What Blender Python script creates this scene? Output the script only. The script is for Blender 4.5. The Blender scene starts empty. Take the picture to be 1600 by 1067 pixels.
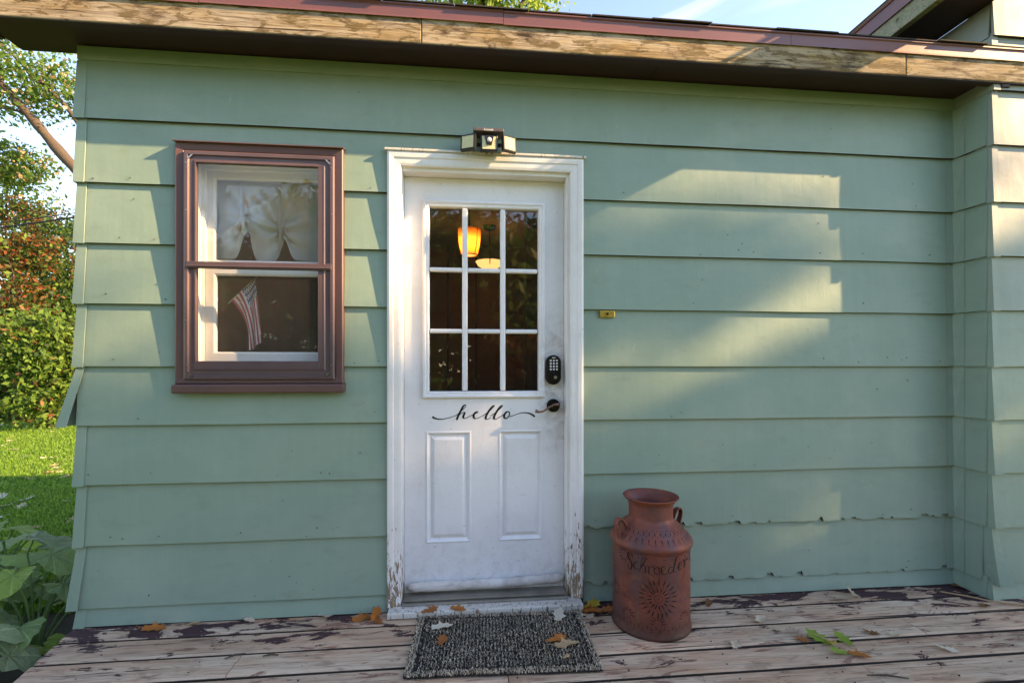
import bpy, math, random
import numpy as np
from mathutils import Vector, Matrix, noise as mnoise
R = math.radians
random.seed(7); rng = np.random.default_rng(7)
scene = bpy.context.scene
COL = scene.collection

# ------------------------------------------------------------------ camera, sky, sun, exposure
cam = bpy.data.cameras.new('camera'); camo = bpy.data.objects.new('camera', cam); COL.objects.link(camo)
cam.sensor_width = 36.0; cam.lens = 36.0 * 720 / 1600; cam.shift_y = 0.0241
cam.clip_start = 0.05; cam.clip_end = 500
camo.location = (0, -2.228, 1.155); camo.rotation_euler = (R(90), 0, R(-5.5))
scene.camera = camo
SUN = Vector((0.859, -0.22, 0.463)).normalized()
sun = bpy.data.lights.new('sun', 'SUN'); suno = bpy.data.objects.new('sun', sun); COL.objects.link(suno)
sun.energy = 3.2; sun.angle = R(0.5); sun.color = (1.0, 0.80, 0.54)
suno.location = (20, -5, 12); suno.rotation_euler = SUN.to_track_quat('Z', 'Y').to_euler()
w = bpy.data.worlds.new('World'); scene.world = w; w.use_nodes = True
wn = w.node_tree; bg = wn.nodes['Background']
sky = wn.nodes.new('ShaderNodeTexSky'); sky.sky_type = 'NISHITA'; sky.sun_disc = False
sky.sun_elevation = math.asin(SUN.z); sky.sun_rotation = math.atan2(SUN.x, SUN.y)
sky.air_density = 1.0; sky.dust_density = 0.1; sky.ozone_density = 5.0
tcw = wn.nodes.new('ShaderNodeTexCoord')
mpw = wn.nodes.new('ShaderNodeMapping'); mpw.inputs['Scale'].default_value = (1.2, 1.2, 5.0)
ncl = wn.nodes.new('ShaderNodeTexNoise'); ncl.inputs['Scale'].default_value = 2.2; ncl.inputs['Detail'].default_value = 7; ncl.inputs['Distortion'].default_value = .6
rcl = wn.nodes.new('ShaderNodeMapRange'); rcl.inputs[1].default_value = .56; rcl.inputs[2].default_value = .75; rcl.inputs[4].default_value = .2
mxw = wn.nodes.new('ShaderNodeMixRGB'); mxw.inputs[2].default_value = (5.2, 5.4, 5.8, 1)
wn.links.new(tcw.outputs['Generated'], mpw.inputs[0]); wn.links.new(mpw.outputs[0], ncl.inputs['Vector'])
wn.links.new(ncl.outputs[0], rcl.inputs[0]); wn.links.new(rcl.outputs[0], mxw.inputs[0])
wn.links.new(sky.outputs[0], mxw.inputs[1]); wn.links.new(mxw.outputs[0], bg.inputs[0])
bg.inputs[1].default_value = 0.125
vs = scene.view_settings; vs.view_transform = 'Standard'; vs.look = 'None'; vs.gamma = 1; vs.exposure = 2.36
vs.use_white_balance = True; vs.white_balance_temperature = 9600; vs.white_balance_tint = 18
try: vs.use_curve_mapping = False
except Exception: pass
scene.cycles.max_bounces = 7; scene.cycles.transparent_max_bounces = 16
try: scene.cycles.use_denoising = True
except Exception: pass

# ------------------------------------------------------------------ helpers
class MB:
    def __init__(s): s.v = []; s.f = []; s.m = []
    def add(s, vs_, fs, mi=0):
        b = len(s.v); s.v += [tuple(p) for p in vs_]
        for f in fs: s.f.append(tuple(b + i for i in f)); s.m.append(mi)
    def box(s, x0, x1, y0, y1, z0, z1, mi=0):
        s.add([(x0,y0,z0),(x1,y0,z0),(x1,y1,z0),(x0,y1,z0),(x0,y0,z1),(x1,y0,z1),(x1,y1,z1),(x0,y1,z1)],
              [(0,3,2,1),(4,5,6,7),(0,1,5,4),(1,2,6,5),(2,3,7,6),(3,0,4,7)], mi); return s
    def prism(s, prof, x0, x1, mi=0):   # prof: (y,z) list, extruded along x
        n = len(prof); s.add([(x0,y,z) for y,z in prof]+[(x1,y,z) for y,z in prof],
              [(i,(i+1)%n,n+(i+1)%n,n+i) for i in range(n)]+[tuple(range(n))[::-1], tuple(range(n,2*n))], mi); return s
    def tube(s, pts, rad, n=8, mi=0, cap=True):
        pts = [Vector(p) for p in pts]; k = len(pts)
        rad = rad if isinstance(rad, (list, tuple)) else [rad]*k
        base = len(s.v); up = Vector((0,0,1))
        for i, p in enumerate(pts):
            t = (pts[min(i+1,k-1)]-pts[max(i-1,0)]).normalized()
            a = t.cross(up)
            if a.length < .05: a = t.cross(Vector((1,0,0)))
            a.normalize(); b = t.cross(a)
            for j in range(n):
                q = 2*math.pi*j/n; s.v.append(tuple(p+(a*math.cos(q)+b*math.sin(q))*rad[i]))
        for i in range(k-1):
            for j in range(n):
                s.f.append((base+i*n+j, base+i*n+(j+1)%n, base+(i+1)*n+(j+1)%n, base+(i+1)*n+j)); s.m.append(mi)
        if cap:
            s.f.append(tuple(base+j for j in range(n))[::-1]); s.m.append(mi)
            s.f.append(tuple(base+(k-1)*n+j for j in range(n))); s.m.append(mi)
        return s
    def lathe(s, prof, n=48, c=(0,0,0), mi=0):
        base = len(s.v); k = len(prof)
        for r, z in prof:
            for j in range(n):
                q = 2*math.pi*j/n; s.v.append((c[0]+r*math.cos(q), c[1]+r*math.sin(q), c[2]+z))
        for i in range(k-1):
            for j in range(n):
                s.f.append((base+i*n+j, base+i*n+(j+1)%n, base+(i+1)*n+(j+1)%n, base+(i+1)*n+j)); s.m.append(mi)
        return s
    def disc(s, c, r, nrm='y', d=.002, n=16, mi=0):   # short cylinder facing -y
        vs1 = [(c[0]+r*math.cos(2*math.pi*j/n), c[1], c[2]+r*math.sin(2*math.pi*j/n)) for j in range(n)]
        vs2 = [(x, y-d, z) for x,y,z in vs1]
        s.add(vs1+vs2, [(j,(j+1)%n,n+(j+1)%n,n+j) for j in range(n)]+[tuple(range(n,2*n))], mi); return s
    def rings(s, rects, prof_y, mi=0, fill=True):   # nested rectangles in xz plane; each (x0,x1,z0,z1) at y
        base = len(s.v)
        for (x0,x1,z0,z1), y in zip(rects, prof_y): s.v += [(x0,y,z0),(x1,y,z0),(x1,y,z1),(x0,y,z1)]
        for i in range(len(rects)-1):
            for j in range(4):
                s.f.append((base+4*i+j, base+4*i+(j+1)%4, base+4*i+4+(j+1)%4, base+4*i+4+j)); s.m.append(mi)
        if fill:
            b = base+4*(len(rects)-1); s.f.append((b,b+1,b+2,b+3)); s.m.append(mi)
        return s
    def ribbon(s, pts, widths, off, mi=0):  # flat stroke; pts 2D, off maps (u,v)->3D
        n = len(pts); L = []; Rr = []
        for i in range(n):
            a = pts[max(i-1,0)]; b = pts[min(i+1,n-1)]
            dx, dy = b[0]-a[0], b[1]-a[1]; l = math.hypot(dx,dy) or 1
            nx, ny = -dy/l*widths[i]/2, dx/l*widths[i]/2
            L.append(off(pts[i][0]+nx, pts[i][1]+ny)); Rr.append(off(pts[i][0]-nx, pts[i][1]-ny))
        s.add(L+Rr, [(i,i+1,n+i+1,n+i) for i in range(n-1)], mi); return s
    def build(s, name, mats, parent=None, smooth=False, bevel=0, loc=None, recalc=True):
        me = bpy.data.meshes.new(name); me.from_pydata(s.v, [], s.f)
        for m in (mats if isinstance(mats, (list, tuple)) else [mats]): me.materials.append(m)
        me.polygons.foreach_set('material_index', s.m)
        if recalc:
            import bmesh
            bm = bmesh.new(); bm.from_mesh(me); bmesh.ops.recalc_face_normals(bm, faces=bm.faces); bm.to_mesh(me); bm.free()
        if smooth: me.polygons.foreach_set('use_smooth', [True]*len(me.polygons))
        me.update()
        return link(name, me, parent, bevel, loc)
def link(name, me, parent=None, bevel=0, loc=None):
    o = bpy.data.objects.new(name, me); COL.objects.link(o)
    if parent is not None: o.parent = parent
    if loc is not None: o.location = loc
    if bevel:
        b = o.modifiers.new('bevel', 'BEVEL'); b.width = bevel; b.segments = 2; b.limit_method = 'ANGLE'; b.angle_limit = R(40)
    return o
def tag(o, label=None, cat=None, group=None, kind=None):
    if label: o['label'] = label
    if cat: o['category'] = cat
    if group: o['group'] = group
    if kind: o['kind'] = kind
    return o
def thing(name, label, cat, loc=(0,0,0), rz=0, group=None):
    o = bpy.data.objects.new(name, None); COL.objects.link(o); o.location = loc; o.rotation_euler = (0,0,rz)
    o.empty_display_size = .1
    return tag(o, label, cat, group)
def bx(name, dims, m, parent, bevel=.002): return MB().box(*dims).build(name, m, parent, bevel=bevel)
def catmull(pts, per=8):
    P = [Vector(p) for p in pts]; P = [P[0]*2-P[1]]+P+[P[-1]*2-P[-2]]; out = []
    for i in range(1, len(P)-2):
        a,b,c,d = P[i-1:i+3]
        for k in range(per):
            t = k/per; out.append(.5*((2*b)+(c-a)*t+(2*a-5*b+4*c-d)*t*t+(3*b-a-3*c+d)*t**3))
    out.append(P[-2]); return out
def quads_mesh(name, V, mats, mi=None):   # V: (n,4,3) numpy
    n = V.shape[0]; me = bpy.data.meshes.new(name)
    me.vertices.add(n*4); me.vertices.foreach_set('co', V.reshape(-1).astype(np.float32))
    me.loops.add(n*4); me.loops.foreach_set('vertex_index', np.arange(n*4, dtype=np.int32))
    me.polygons.add(n); me.polygons.foreach_set('loop_start', np.arange(0, n*4, 4, dtype=np.int32))
    try: me.polygons.foreach_set('loop_total', np.full(n, 4, dtype=np.int32))
    except Exception: pass
    for m in mats: me.materials.append(m)
    if mi is not None: me.polygons.foreach_set('material_index', np.asarray(mi, dtype=np.int32))
    me.update(calc_edges=True); me.validate(); return me

# ------------------------------------------------------------------ materials
def new_mat(name, base=(.5,.5,.5), rough=.6, metal=0., spec=.4):
    m = bpy.data.materials.new(name); m.use_nodes = True; nt = m.node_tree
    b = nt.nodes['Principled BSDF']; b.inputs['Base Color'].default_value = (*base, 1)
    b.inputs['Roughness'].default_value = rough; b.inputs['Metallic'].default_value = metal
    b.inputs['Specular IOR Level'].default_value = spec
    return m, nt, b
class NT:
    def __init__(s, nt): s.nt = nt
    def n(s, typ, **kw):
        nd = s.nt.nodes.new(typ)
        for k, v in kw.items():
            if k in nd.inputs.keys() if isinstance(k, str) else False: s.set(nd.inputs[k], v)
            else: setattr(nd, k, v)
        return nd
    def set(s, sock, v):
        if isinstance(v, bpy.types.NodeSocket): s.nt.links.new(v, sock)
        else: sock.default_value = v
    def coord(s, kind='Object', scale=(1,1,1), rnd=False, loc=(0,0,0)):
        tc = s.n('ShaderNodeTexCoord'); v = tc.outputs[kind] if kind != 'World' else s.n('ShaderNodeNewGeometry').outputs['Position']
        mp = s.n('ShaderNodeMapping'); s.nt.links.new(v, mp.inputs[0]); mp.inputs['Scale'].default_value = scale
        mp.inputs['Location'].default_value = loc
        if rnd:
            oi = s.n('ShaderNodeObjectInfo'); ml = s.n('ShaderNodeVectorMath', operation='SCALE'); cb = s.n('ShaderNodeCombineXYZ')
            for i in range(3): s.nt.links.new(oi.outputs['Random'], cb.inputs[i])
            s.nt.links.new(cb.outputs[0], ml.inputs[0]); ml.inputs['Scale'].default_value = 37.0
            s.nt.links.new(ml.outputs[0], mp.inputs['Location'])
        return mp.outputs[0]
    def noise(s, vec, scale=5, detail=4, rough=.55, dist=0):
        nd = s.n('ShaderNodeTexNoise'); s.nt.links.new(vec, nd.inputs['Vector'])
        nd.inputs['Scale'].default_value = scale; nd.inputs['Detail'].default_value = detail
        nd.inputs['Roughness'].default_value = rough; nd.inputs['Distortion'].default_value = dist
        return nd.outputs[0]
    def rmap(s, v, a, b, c=0., d=1.):
        nd = s.n('ShaderNodeMapRange'); s.nt.links.new(v, nd.inputs[0])
        for i, x in zip((1,2,3,4), (a,b,c,d)): s.set(nd.inputs[i], x)
        return nd.outputs[0]
    def ramp(s, v, stops):
        nd = s.n('ShaderNodeValToRGB'); s.nt.links.new(v, nd.inputs[0]); cr = nd.color_ramp
        while len(cr.elements) < len(stops): cr.elements.new(.5)
        for e, (p, c) in zip(cr.elements, stops): e.position = p; e.color = (*c, 1)
        return nd.outputs[0]
    def mix(s, f, a, b, mode='MIX'):
        nd = s.n('ShaderNodeMixRGB', blend_type=mode)
        s.set(nd.inputs[0], f)
        for i, c in ((1, a), (2, b)):
            s.set(nd.inputs[i], c if isinstance(c, bpy.types.NodeSocket) else (*c, 1))
        return nd.outputs[0]
    def math(s, op, a, b=0.):
        nd = s.n('ShaderNodeMath', operation=op); s.set(nd.inputs[0], a); s.set(nd.inputs[1], b); return nd.outputs[0]
    def bump(s, h, strength=.3, dist=.01, bsdf=None):
        nd = s.n('ShaderNodeBump'); s.nt.links.new(h, nd.inputs['Height'])
        nd.inputs['Strength'].default_value = strength; nd.inputs['Distance'].default_value = dist
        if bsdf: s.nt.links.new(nd.outputs[0], bsdf.inputs['Normal'])
        return nd.outputs[0]
    def sep(s, vec, i):
        nd = s.n('ShaderNodeSeparateXYZ'); s.nt.links.new(vec, nd.inputs[0]); return nd.outputs[i]

def siding_mat(name, base, dirt=(.16,.17,.12), amt=.35):
    m, nt, b = new_mat(name, base, .55); g = NT(nt)
    v = g.coord('World')
    n1 = g.noise(v, 2.2, 5, .6); n2 = g.noise(g.coord('World', (30, 30, 1.6)), 1, 3); n3 = g.noise(v, 55, 3, .6)
    c = g.mix(g.rmap(n1, .35, .72, 0, .55), base, tuple(x*y for x, y in zip(base, (.86,.9,.9))))
    c = g.mix(g.rmap(n2, .5, .8, 0, amt*.5), c, tuple(min(1, x*1.18+.02) for x in base))
    sm = g.noise(g.coord('World', (3, 3, 7)), 2.3, 6, .65, .4)
    c = g.mix(g.rmap(sm, .56, .8, 0, amt), c, dirt)
    sp = g.n('ShaderNodeTexVoronoi'); nt.links.new(g.coord('World', (1, 1, 1.6)), sp.inputs['Vector']); sp.inputs['Scale'].default_value = 8.0
    rc = g.rmap(g.sep(sp.outputs['Color'], 0), .80, .98, 0, .055)
    c = g.mix(g.math('MULTIPLY', g.math('LESS_THAN', sp.outputs['Distance'], rc), .6), c, (.10,.09,.07))
    oi = g.n('ShaderNodeObjectInfo'); c = g.mix(g.rmap(oi.outputs['Random'], 0, 1, 0, .16), c, tuple(x*.72 for x in base))
    ck = g.noise(g.coord('World', (1.3, 1.3, 2.2)), 1.4, 4, .6); c = g.mix(g.rmap(ck, .48, .72, 0, .22), c, (.40,.44,.38))
    sc = g.noise(g.coord('World', (9, 9, 3)), 9, 2, .7, 1.2)
    c = g.mix(g.rmap(sc, .735, .76, 0, .6), c, (.42,.47,.42))
    nt.links.new(c, b.inputs['Base Color'])
    h = g.math('ADD', g.math('MULTIPLY', n2, .5), g.math('MULTIPLY', n3, .35)); h = g.math('ADD', h, g.math('MULTIPLY', g.noise(v, 4.5, 2), 3.0))
    g.bump(h, .22, .006, b)
    nt.links.new(g.rmap(n1, .3, .7, .42, .62), b.inputs['Roughness'])
    return m
GREEN = (.222, .318, .256)
M = {}
M['siding'] = siding_mat('sage siding paint', GREEN)
M['siding_pale'] = siding_mat('faded siding paint', (.27, .30, .272), amt=.3)
M['siding_mid'] = siding_mat('half faded siding paint', (.25, .315, .265), amt=.3)

def white_mat(name, base, chip=0., dirt=.3, grime=False):
    m, nt, b = new_mat(name, base, .45); g = NT(nt); v = g.coord('World')
    n1 = g.noise(v, 3.2, 6, .65); n2 = g.noise(v, 40, 4, .6)
    c = g.mix(g.rmap(n1, .45, .75, 0, dirt), base, (.40,.35,.30))
    sp = g.n('ShaderNodeTexVoronoi'); nt.links.new(v, sp.inputs['Vector']); sp.inputs['Scale'].default_value = 14
    c = g.mix(g.rmap(sp.outputs['Distance'], .02, .06, .45, 0), c, (.14,.12,.11))
    sm = g.noise(g.coord('World', (16, 16, 5)), 3.0, 4, .7, 1.0)
    c = g.mix(g.rmap(sm, .60, .78, 0, dirt*.9), c, (.25,.21,.18))
    h = n2
    if grime:   # hand marks round the lock and lever, scuffs along the foot
        vd = g.n('ShaderNodeVectorMath', operation='DISTANCE'); nt.links.new(g.coord('World', (1.6,0,.55)), vd.inputs[0]); vd.inputs[1].default_value = (.46*1.6, 0, 1.05*.55)
        gn = g.noise(v, 16, 6, .7, .6)
        c = g.mix(g.math('MULTIPLY', g.rmap(vd.outputs['Value'], .05, .26, .75, 0), g.rmap(gn, .40, .66, 0, 1)), c, (.30,.25,.22))
        zz = g.sep(v, 2); c = g.mix(g.math('MULTIPLY', g.rmap(zz, .03, .42, .35, 0), g.rmap(gn, .46, .66, 0, 1)), c, (.33,.29,.27))
        kn = g.noise(g.coord('World', (30, 1, 90)), 1.1, 2, .5, .8); c = g.mix(g.math('MULTIPLY', g.rmap(kn, .70, .74, 0, .55), g.rmap(zz, .9, .2, 0, 1)), c, (.25,.22,.21))
    if chip:
        z = g.sep(g.coord('World'), 2)
        ch = g.noise(g.coord('World', (22, 22, 5)), 3.2, 6, .7, .5)
        thr = g.rmap(z, .02, .62, .43, .74) if chip == 1 else g.rmap(z, -1, 1, .57, .57)
        mk = g.rmap(g.math('SUBTRACT', ch, thr), -.01, .015, 0, 1)
        wood = g.ramp(g.noise(g.coord('World', (60, 60, 4)), 1.5, 4), [(.3,(.10,.065,.04)),(.7,(.36,.25,.16))])
        c = g.mix(mk, c, wood); h = g.math('SUBTRACT', g.math('MULTIPLY', n2, .3), g.math('MULTIPLY', mk, 1.4))
    nt.links.new(c, b.inputs['Base Color']); g.bump(h, .35, .003, b)
    return m
M['door'] = white_mat('door paint', (.74,.735,.755), 0, .26, True)
M['trim'] = white_mat('trim paint', (.74,.72,.72), 1, .34)
M['vinyl'] = white_mat('vinyl white', (.72,.69,.64), 0, .12)
M['sill_board'] = white_mat('worn sill paint', (.60,.56,.52), 2, .5)

def wood_mat(name, dark, light, tint=None, paint=None, knot=True, sx=1.1):
    m, nt, b = new_mat(name, light, .8, spec=.2); g = NT(nt)
    v = g.coord('Object', (sx, 16, 16), True)
    gr = g.noise(v, 2.2, 8, .65, 1.6); fine = g.noise(g.coord('Object', (5, 160, 160), True), 1, 3, .6)
    c = g.ramp(gr, [(.24, dark), (.42, tuple(a*.4+b_*.6 for a, b_ in zip(dark, light))), (.60, light)])
    oi = g.n('ShaderNodeObjectInfo'); c = g.mix(g.rmap(oi.outputs['Random'], 0, 1, 0, .45), c, tint or dark, 'MIX')
    c = g.mix(g.rmap(fine, .45, .75, .0, .4), c, dark)
    big = g.noise(g.coord('Object', (1.6, 5, 5), True), 1.7, 5, .6)
    c = g.mix(g.rmap(big, .42, .70, 0, .6), c, tint or tuple(x*.7 for x in light))
    if knot:
        vo = g.n('ShaderNodeTexVoronoi'); nt.links.new(g.coord('Object', (1.3, 7, 7), True), vo.inputs['Vector']); vo.inputs['Scale'].default_value = 1.5
        c = g.mix(g.rmap(vo.outputs['Distance'], .04, .17, .85, 0), c, tuple(x*.45 for x in dark))
    crk = g.noise(g.coord('Object', (1.4, 55, 55), True), 1.3, 3, .5, .6)
    cm = g.rmap(crk, .675, .70, 0, .85); c = g.mix(cm, c, (.035,.026,.02))
    h = g.math('SUBTRACT', g.math('ADD', g.math('MULTIPLY', fine, .5), gr), g.math('MULTIPLY', cm, 1.5))
    if paint:
        wv = g.coord('World'); y = g.sep(wv, 1); x = g.sep(wv, 0)
        pn = g.noise(g.coord('World', (2.6, 8, 1)), 1.6, 8, .68, .5)
        thr = g.rmap(y, -.22, -.02, .66, .475)
        ends = g.rmap(g.math('ABSOLUTE', g.math('SUBTRACT', x, .35)), 1.5, 2.3, 0, .055)
        mk = g.rmap(g.math('SUBTRACT', pn, g.math('SUBTRACT', thr, ends)), 0, .012, 0, 1)
        c = g.mix(mk, c, paint); h = g.math('ADD', h, g.math('MULTIPLY', mk, 1.5))
    nt.links.new(c, b.inputs['Base Color']); g.bump(h, .55, .004, b)
    return m
def old_wood(name, pale, warm, dark, film, film_thr, stain=.6, paint=None, gx=1.0, grain=.7):
    m, nt, b = new_mat(name, pale, .82, spec=.2); g = NT(nt)
    oi = g.n('ShaderNodeObjectInfo')
    big = g.noise(g.coord('Object', (1.3*gx, 7, 7), True), 1.6, 6, .62, .4)
    c = g.mix(g.rmap(big, .36, .66, 0, 1), pale, warm)
    c = g.mix(g.rmap(oi.outputs['Random'], 0, 1, 0, .35), c, tuple(x*.62 for x in warm))
    gr = g.noise(g.coord('Object', (1.5*gx, 42, 42), True), 1.6, 6, .62, .9)
    c = g.mix(g.rmap(gr, .46, .70, 0, grain), c, dark)
    fine = g.noise(g.coord('Object', (9*gx, 210, 210), True), 1, 3, .6)
    c = g.mix(g.rmap(fine, .48, .74, 0, .38), c, tuple(x*.7 for x in dark))
    st_ = g.noise(g.coord('Object', (2.6*gx, 9, 9), True), 1.5, 7, .68, .8)
    c = g.mix(g.rmap(st_, .54, .66, 0, stain), c, tuple(x*.8 for x in dark))
    fn = g.noise(g.coord('Object', (3.4*gx, 17, 17), True), 1.7, 9, .72, .6)
    fm = g.rmap(fn, film_thr, film_thr+.035, 0, .8); c = g.mix(fm, c, film)
    vo = g.n('ShaderNodeTexVoronoi'); nt.links.new(g.coord('Object', (1.5*gx, 6.5, 6.5), True), vo.inputs['Vector']); vo.inputs['Scale'].default_value = 1.35
    kd = g.math('ADD', vo.outputs['Distance'], g.math('MULTIPLY', g.math('SUBTRACT', gr, .5), .16))
    c = g.mix(g.rmap(kd, .05, .16, .9, 0), c, tuple(x*.38 for x in dark))
    crk = g.noise(g.coord('Object', (1.1*gx, 70, 70), True), 1.25, 3, .5, .7); cm = g.rmap(crk, .66, .685, 0, .92)
    c = g.mix(cm, c, (.028,.021,.017))
    h = g.math('SUBTRACT', g.math('ADD', g.math('ADD', g.math('MULTIPLY', fine, .6), gr), g.math('MULTIPLY', fm, .5)), g.math('MULTIPLY', cm, 1.8))
    if paint:
        wv = g.coord('World'); y = g.sep(wv, 1); x = g.sep(wv, 0)
        pn = g.noise(g.coord('World', (2.6, 8, 1)), 1.6, 9, .70, .5)
        thr = g.rmap(y, -.26, -.02, .63, .485)
        ends = g.rmap(g.math('ABSOLUTE', g.math('SUBTRACT', x, .35)), 1.3, 2.2, 0, .06)
        mk = g.rmap(g.math('SUBTRACT', pn, g.math('SUBTRACT', thr, ends)), 0, .010, 0, 1)
        c = g.mix(mk, c, paint); h = g.math('ADD', h, g.math('MULTIPLY', mk, 1.6))
    nt.links.new(c, b.inputs['Base Color']); g.bump(h, .7, .004, b); return m
M['deck'] = old_wood('weathered deck wood', (.66,.49,.365), (.55,.32,.205), (.19,.092,.058), (.21,.085,.066), .575, .5, (.070,.034,.036), 1.0, .48)
M['fascia'] = old_wood('weathered fascia wood', (.52,.43,.33), (.38,.25,.11), (.070,.034,.018), (.13,.085,.035), .53, .95, None, 1.4)
M['mossy'] = wood_mat('mossy fascia wood', (.10,.09,.05), (.34,.31,.22), (.13,.16,.07))
M['bark'] = wood_mat('bark', (.032,.023,.018), (.12,.088,.066), knot=False)

def simple(name, base, rough=.6, metal=0., var=.35, scale=8, bump=.2, spec=.4, dirt=None):
    m, nt, b = new_mat(name, base, rough, metal, spec); g = NT(nt); v = g.coord('Object')
    n1 = g.noise(v, scale, 5, .6); d = dirt or tuple(x*.55 for x in base)
    nt.links.new(g.mix(g.rmap(n1, .4, .75, 0, var*1.6), base, d), b.inputs['Base Color'])
    if bump: g.bump(g.noise(v, scale*8, 3), bump, .002, b)
    return m
M['soffit'] = simple('soffit paint', (.042,.020,.024), .6, var=.3, scale=5)
M['drip'] = simple('brown drip edge metal', (.19,.070,.062), .38, .0, .3, 6, .1, .5, (.10,.055,.06))
M['brown'] = simple('brown window trim', (.135,.066,.058), .42, 0, .35, 5, .1, .5, (.085,.048,.052))
M['storm'] = simple('brown storm frame', (.125,.078,.082), .35, .1, .25, 7, .05, .5)
M['shingle'] = simple('asphalt shingle', (.055,.048,.045), .95, 0, .5, 40, 1.0, .2)
M['black'] = simple('black plastic', (.014,.012,.012), .35, 0, .2, 10, .05)
M['bronze'] = simple('dark bronze metal', (.028,.022,.021), .32, .7, .3, 20, .05)
M['silver'] = simple('worn silver metal', (.55,.48,.42), .28, .9, .3, 30, .05)
M['grey_button'] = simple('pale keypad button', (.62,.62,.62), .5, 0, .1, 10, 0)
M['ink'] = simple('black vinyl lettering', (.008,.008,.009), .4, 0, .05, 10, 0)
M['brass'] = simple('brass', (.62,.38,.08), .3, .85, .4, 60, .1)
M['aluminium'] = simple('dull threshold metal', (.36,.32,.27), .45, .5, .5, 9, .2)
M['led'] = simple('led panel', (.66,.60,.34), .3, 0, .15, 60, .1)
M['lens'] = simple('white sensor lens', (.80,.79,.80), .3, 0, .05, 10, 0)
M['cable'] = simple('black cable', (.02,.02,.02), .6)
M['sheath'] = simple('sheathing', (.05,.04,.032), .9)
M['shade_edge'] = simple('bare edge in painted shade', (.045,.035,.026), .95)  # near-black colour stands in for shade under laps and in deck gaps
M['panelling'] = simple('brown wood panelling', (.44,.27,.155), .5, 0, .5, 3, .1)
M['in_ceiling'] = simple('interior ceiling', (.50,.36,.24), .7)
M['in_floor'] = simple('interior floor', (.10,.07,.05), .4)
M['cabinet'] = simple('cabinet wood', (.16,.085,.045), .45)
M['navy'] = simple('dark blue upholstery', (.05,.05,.085), .9)
M['stopper'] = simple('quilted white sleeve', (.62,.575,.55), .85, 0, .6, 9, .8, .2, (.27,.23,.21))
M['mat_base'] = simple('mat backing', (.018,.016,.015), .95)
M['white_cloth'] = simple('flag white', (.62,.56,.55), .8)
M['red_cloth'] = simple('flag red', (.46,.07,.08), .8)
M['blue_cloth'] = simple('flag blue', (.07,.09,.22), .8)
M['stick'] = simple('flag stick', (.6,.52,.42), .6)
M['soil'] = simple('soil', (.05,.036,.026), .95)
def translucent(name, base, tl, mixf=.4, rough=.6, vary=.3):
    m, nt, b = new_mat(name, base, rough, spec=.25); g = NT(nt)
    oi = g.n('ShaderNodeObjectInfo'); v = g.coord('World')
    n = g.noise(v, 6, 3); c = g.mix(g.rmap(n, .3, .7, 0, vary), base, tuple(x*.55 for x in base))
    nt.links.new(c, b.inputs['Base Color'])
    t = g.n('ShaderNodeBsdfTranslucent'); t.inputs[0].default_value = (*tl, 1)
    mx = g.n('ShaderNodeMixShader'); mx.inputs[0].default_value = mixf
    out = nt.nodes['Material Output']; nt.links.new(b.outputs[0], mx.inputs[1]); nt.links.new(t.outputs[0], mx.inputs[2]); nt.links.new(mx.outputs[0], out.inputs[0])
    return m
M['curtain'] = translucent('white curtain', (.62,.65,.58), (.6,.62,.55), .35, .9, .1)
def veined(name, c):
    m = translucent(name, c, tuple(min(1, x*1.6) for x in c), .3, .62); nt = m.node_tree; g = NT(nt); b = nt.nodes['Principled BSDF']
    gt = g.n('ShaderNodeTexGradient', gradient_type='RADIAL'); nt.links.new(g.coord('Object'), gt.inputs[0])
    v = g.math('PINGPONG', g.math('MULTIPLY', gt.outputs['Fac'], 14.0), 1.0)
    ln = g.noise(g.coord('Object'), 7, 5, .65); k = g.rmap(v, 0, .12, .7, 0)
    base = b.inputs['Base Color'].links[0].from_socket
    cc = g.mix(g.rmap(ln, .40, .68, 0, .5), base, tuple(x*.5 for x in c)); cc = g.mix(k, cc, tuple(min(1, x*1.7+.03) for x in c))
    nt.links.new(cc, b.inputs['Base Color']); g.bump(g.math('ADD', ln, g.math('MULTIPLY', v, .5)), .6, .05, b); return m
def leafset(n, cols): M[n] = [translucent('%s leaf %d' % (n, i), c, tuple(min(1, x*1.9) for x in c), .38) for i, c in enumerate(cols)]
leafset('green', [(.055,.115,.022),(.085,.16,.03),(.035,.078,.018)])
leafset('maple', [(.22,.30,.07),(.28,.36,.09),(.14,.22,.05)])
leafset('bright', [(.10,.185,.032),(.15,.24,.045),(.06,.12,.022)])
leafset('russet', [(.20,.062,.022),(.085,.085,.022),(.055,.095,.02)])
leafset('dark', [(.025,.05,.015),(.04,.075,.02),(.06,.06,.02)])
leafset('grass', [(.115,.225,.03),(.155,.275,.04),(.08,.165,.025)])
M['big'] = [veined('broad leaf %d' % i, c) for i, c in enumerate([(.26,.36,.19),(.22,.34,.13),(.30,.39,.21),(.25,.38,.07)])]
for nme, c in (('orange',(.46,.15,.035)),('tan',(.50,.33,.19)),('pale',(.58,.46,.34)),('yellow',(.52,.36,.05)),('brown',(.22,.10,.045)),('rust',(.36,.115,.035)),('sprig',(.20,.30,.04)),('cream',(.66,.58,.46))):
    M['leaf_'+nme] = translucent('fallen leaf '+nme, c, tuple(min(1, x*1.3) for x in c), .2, .65)

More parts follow.
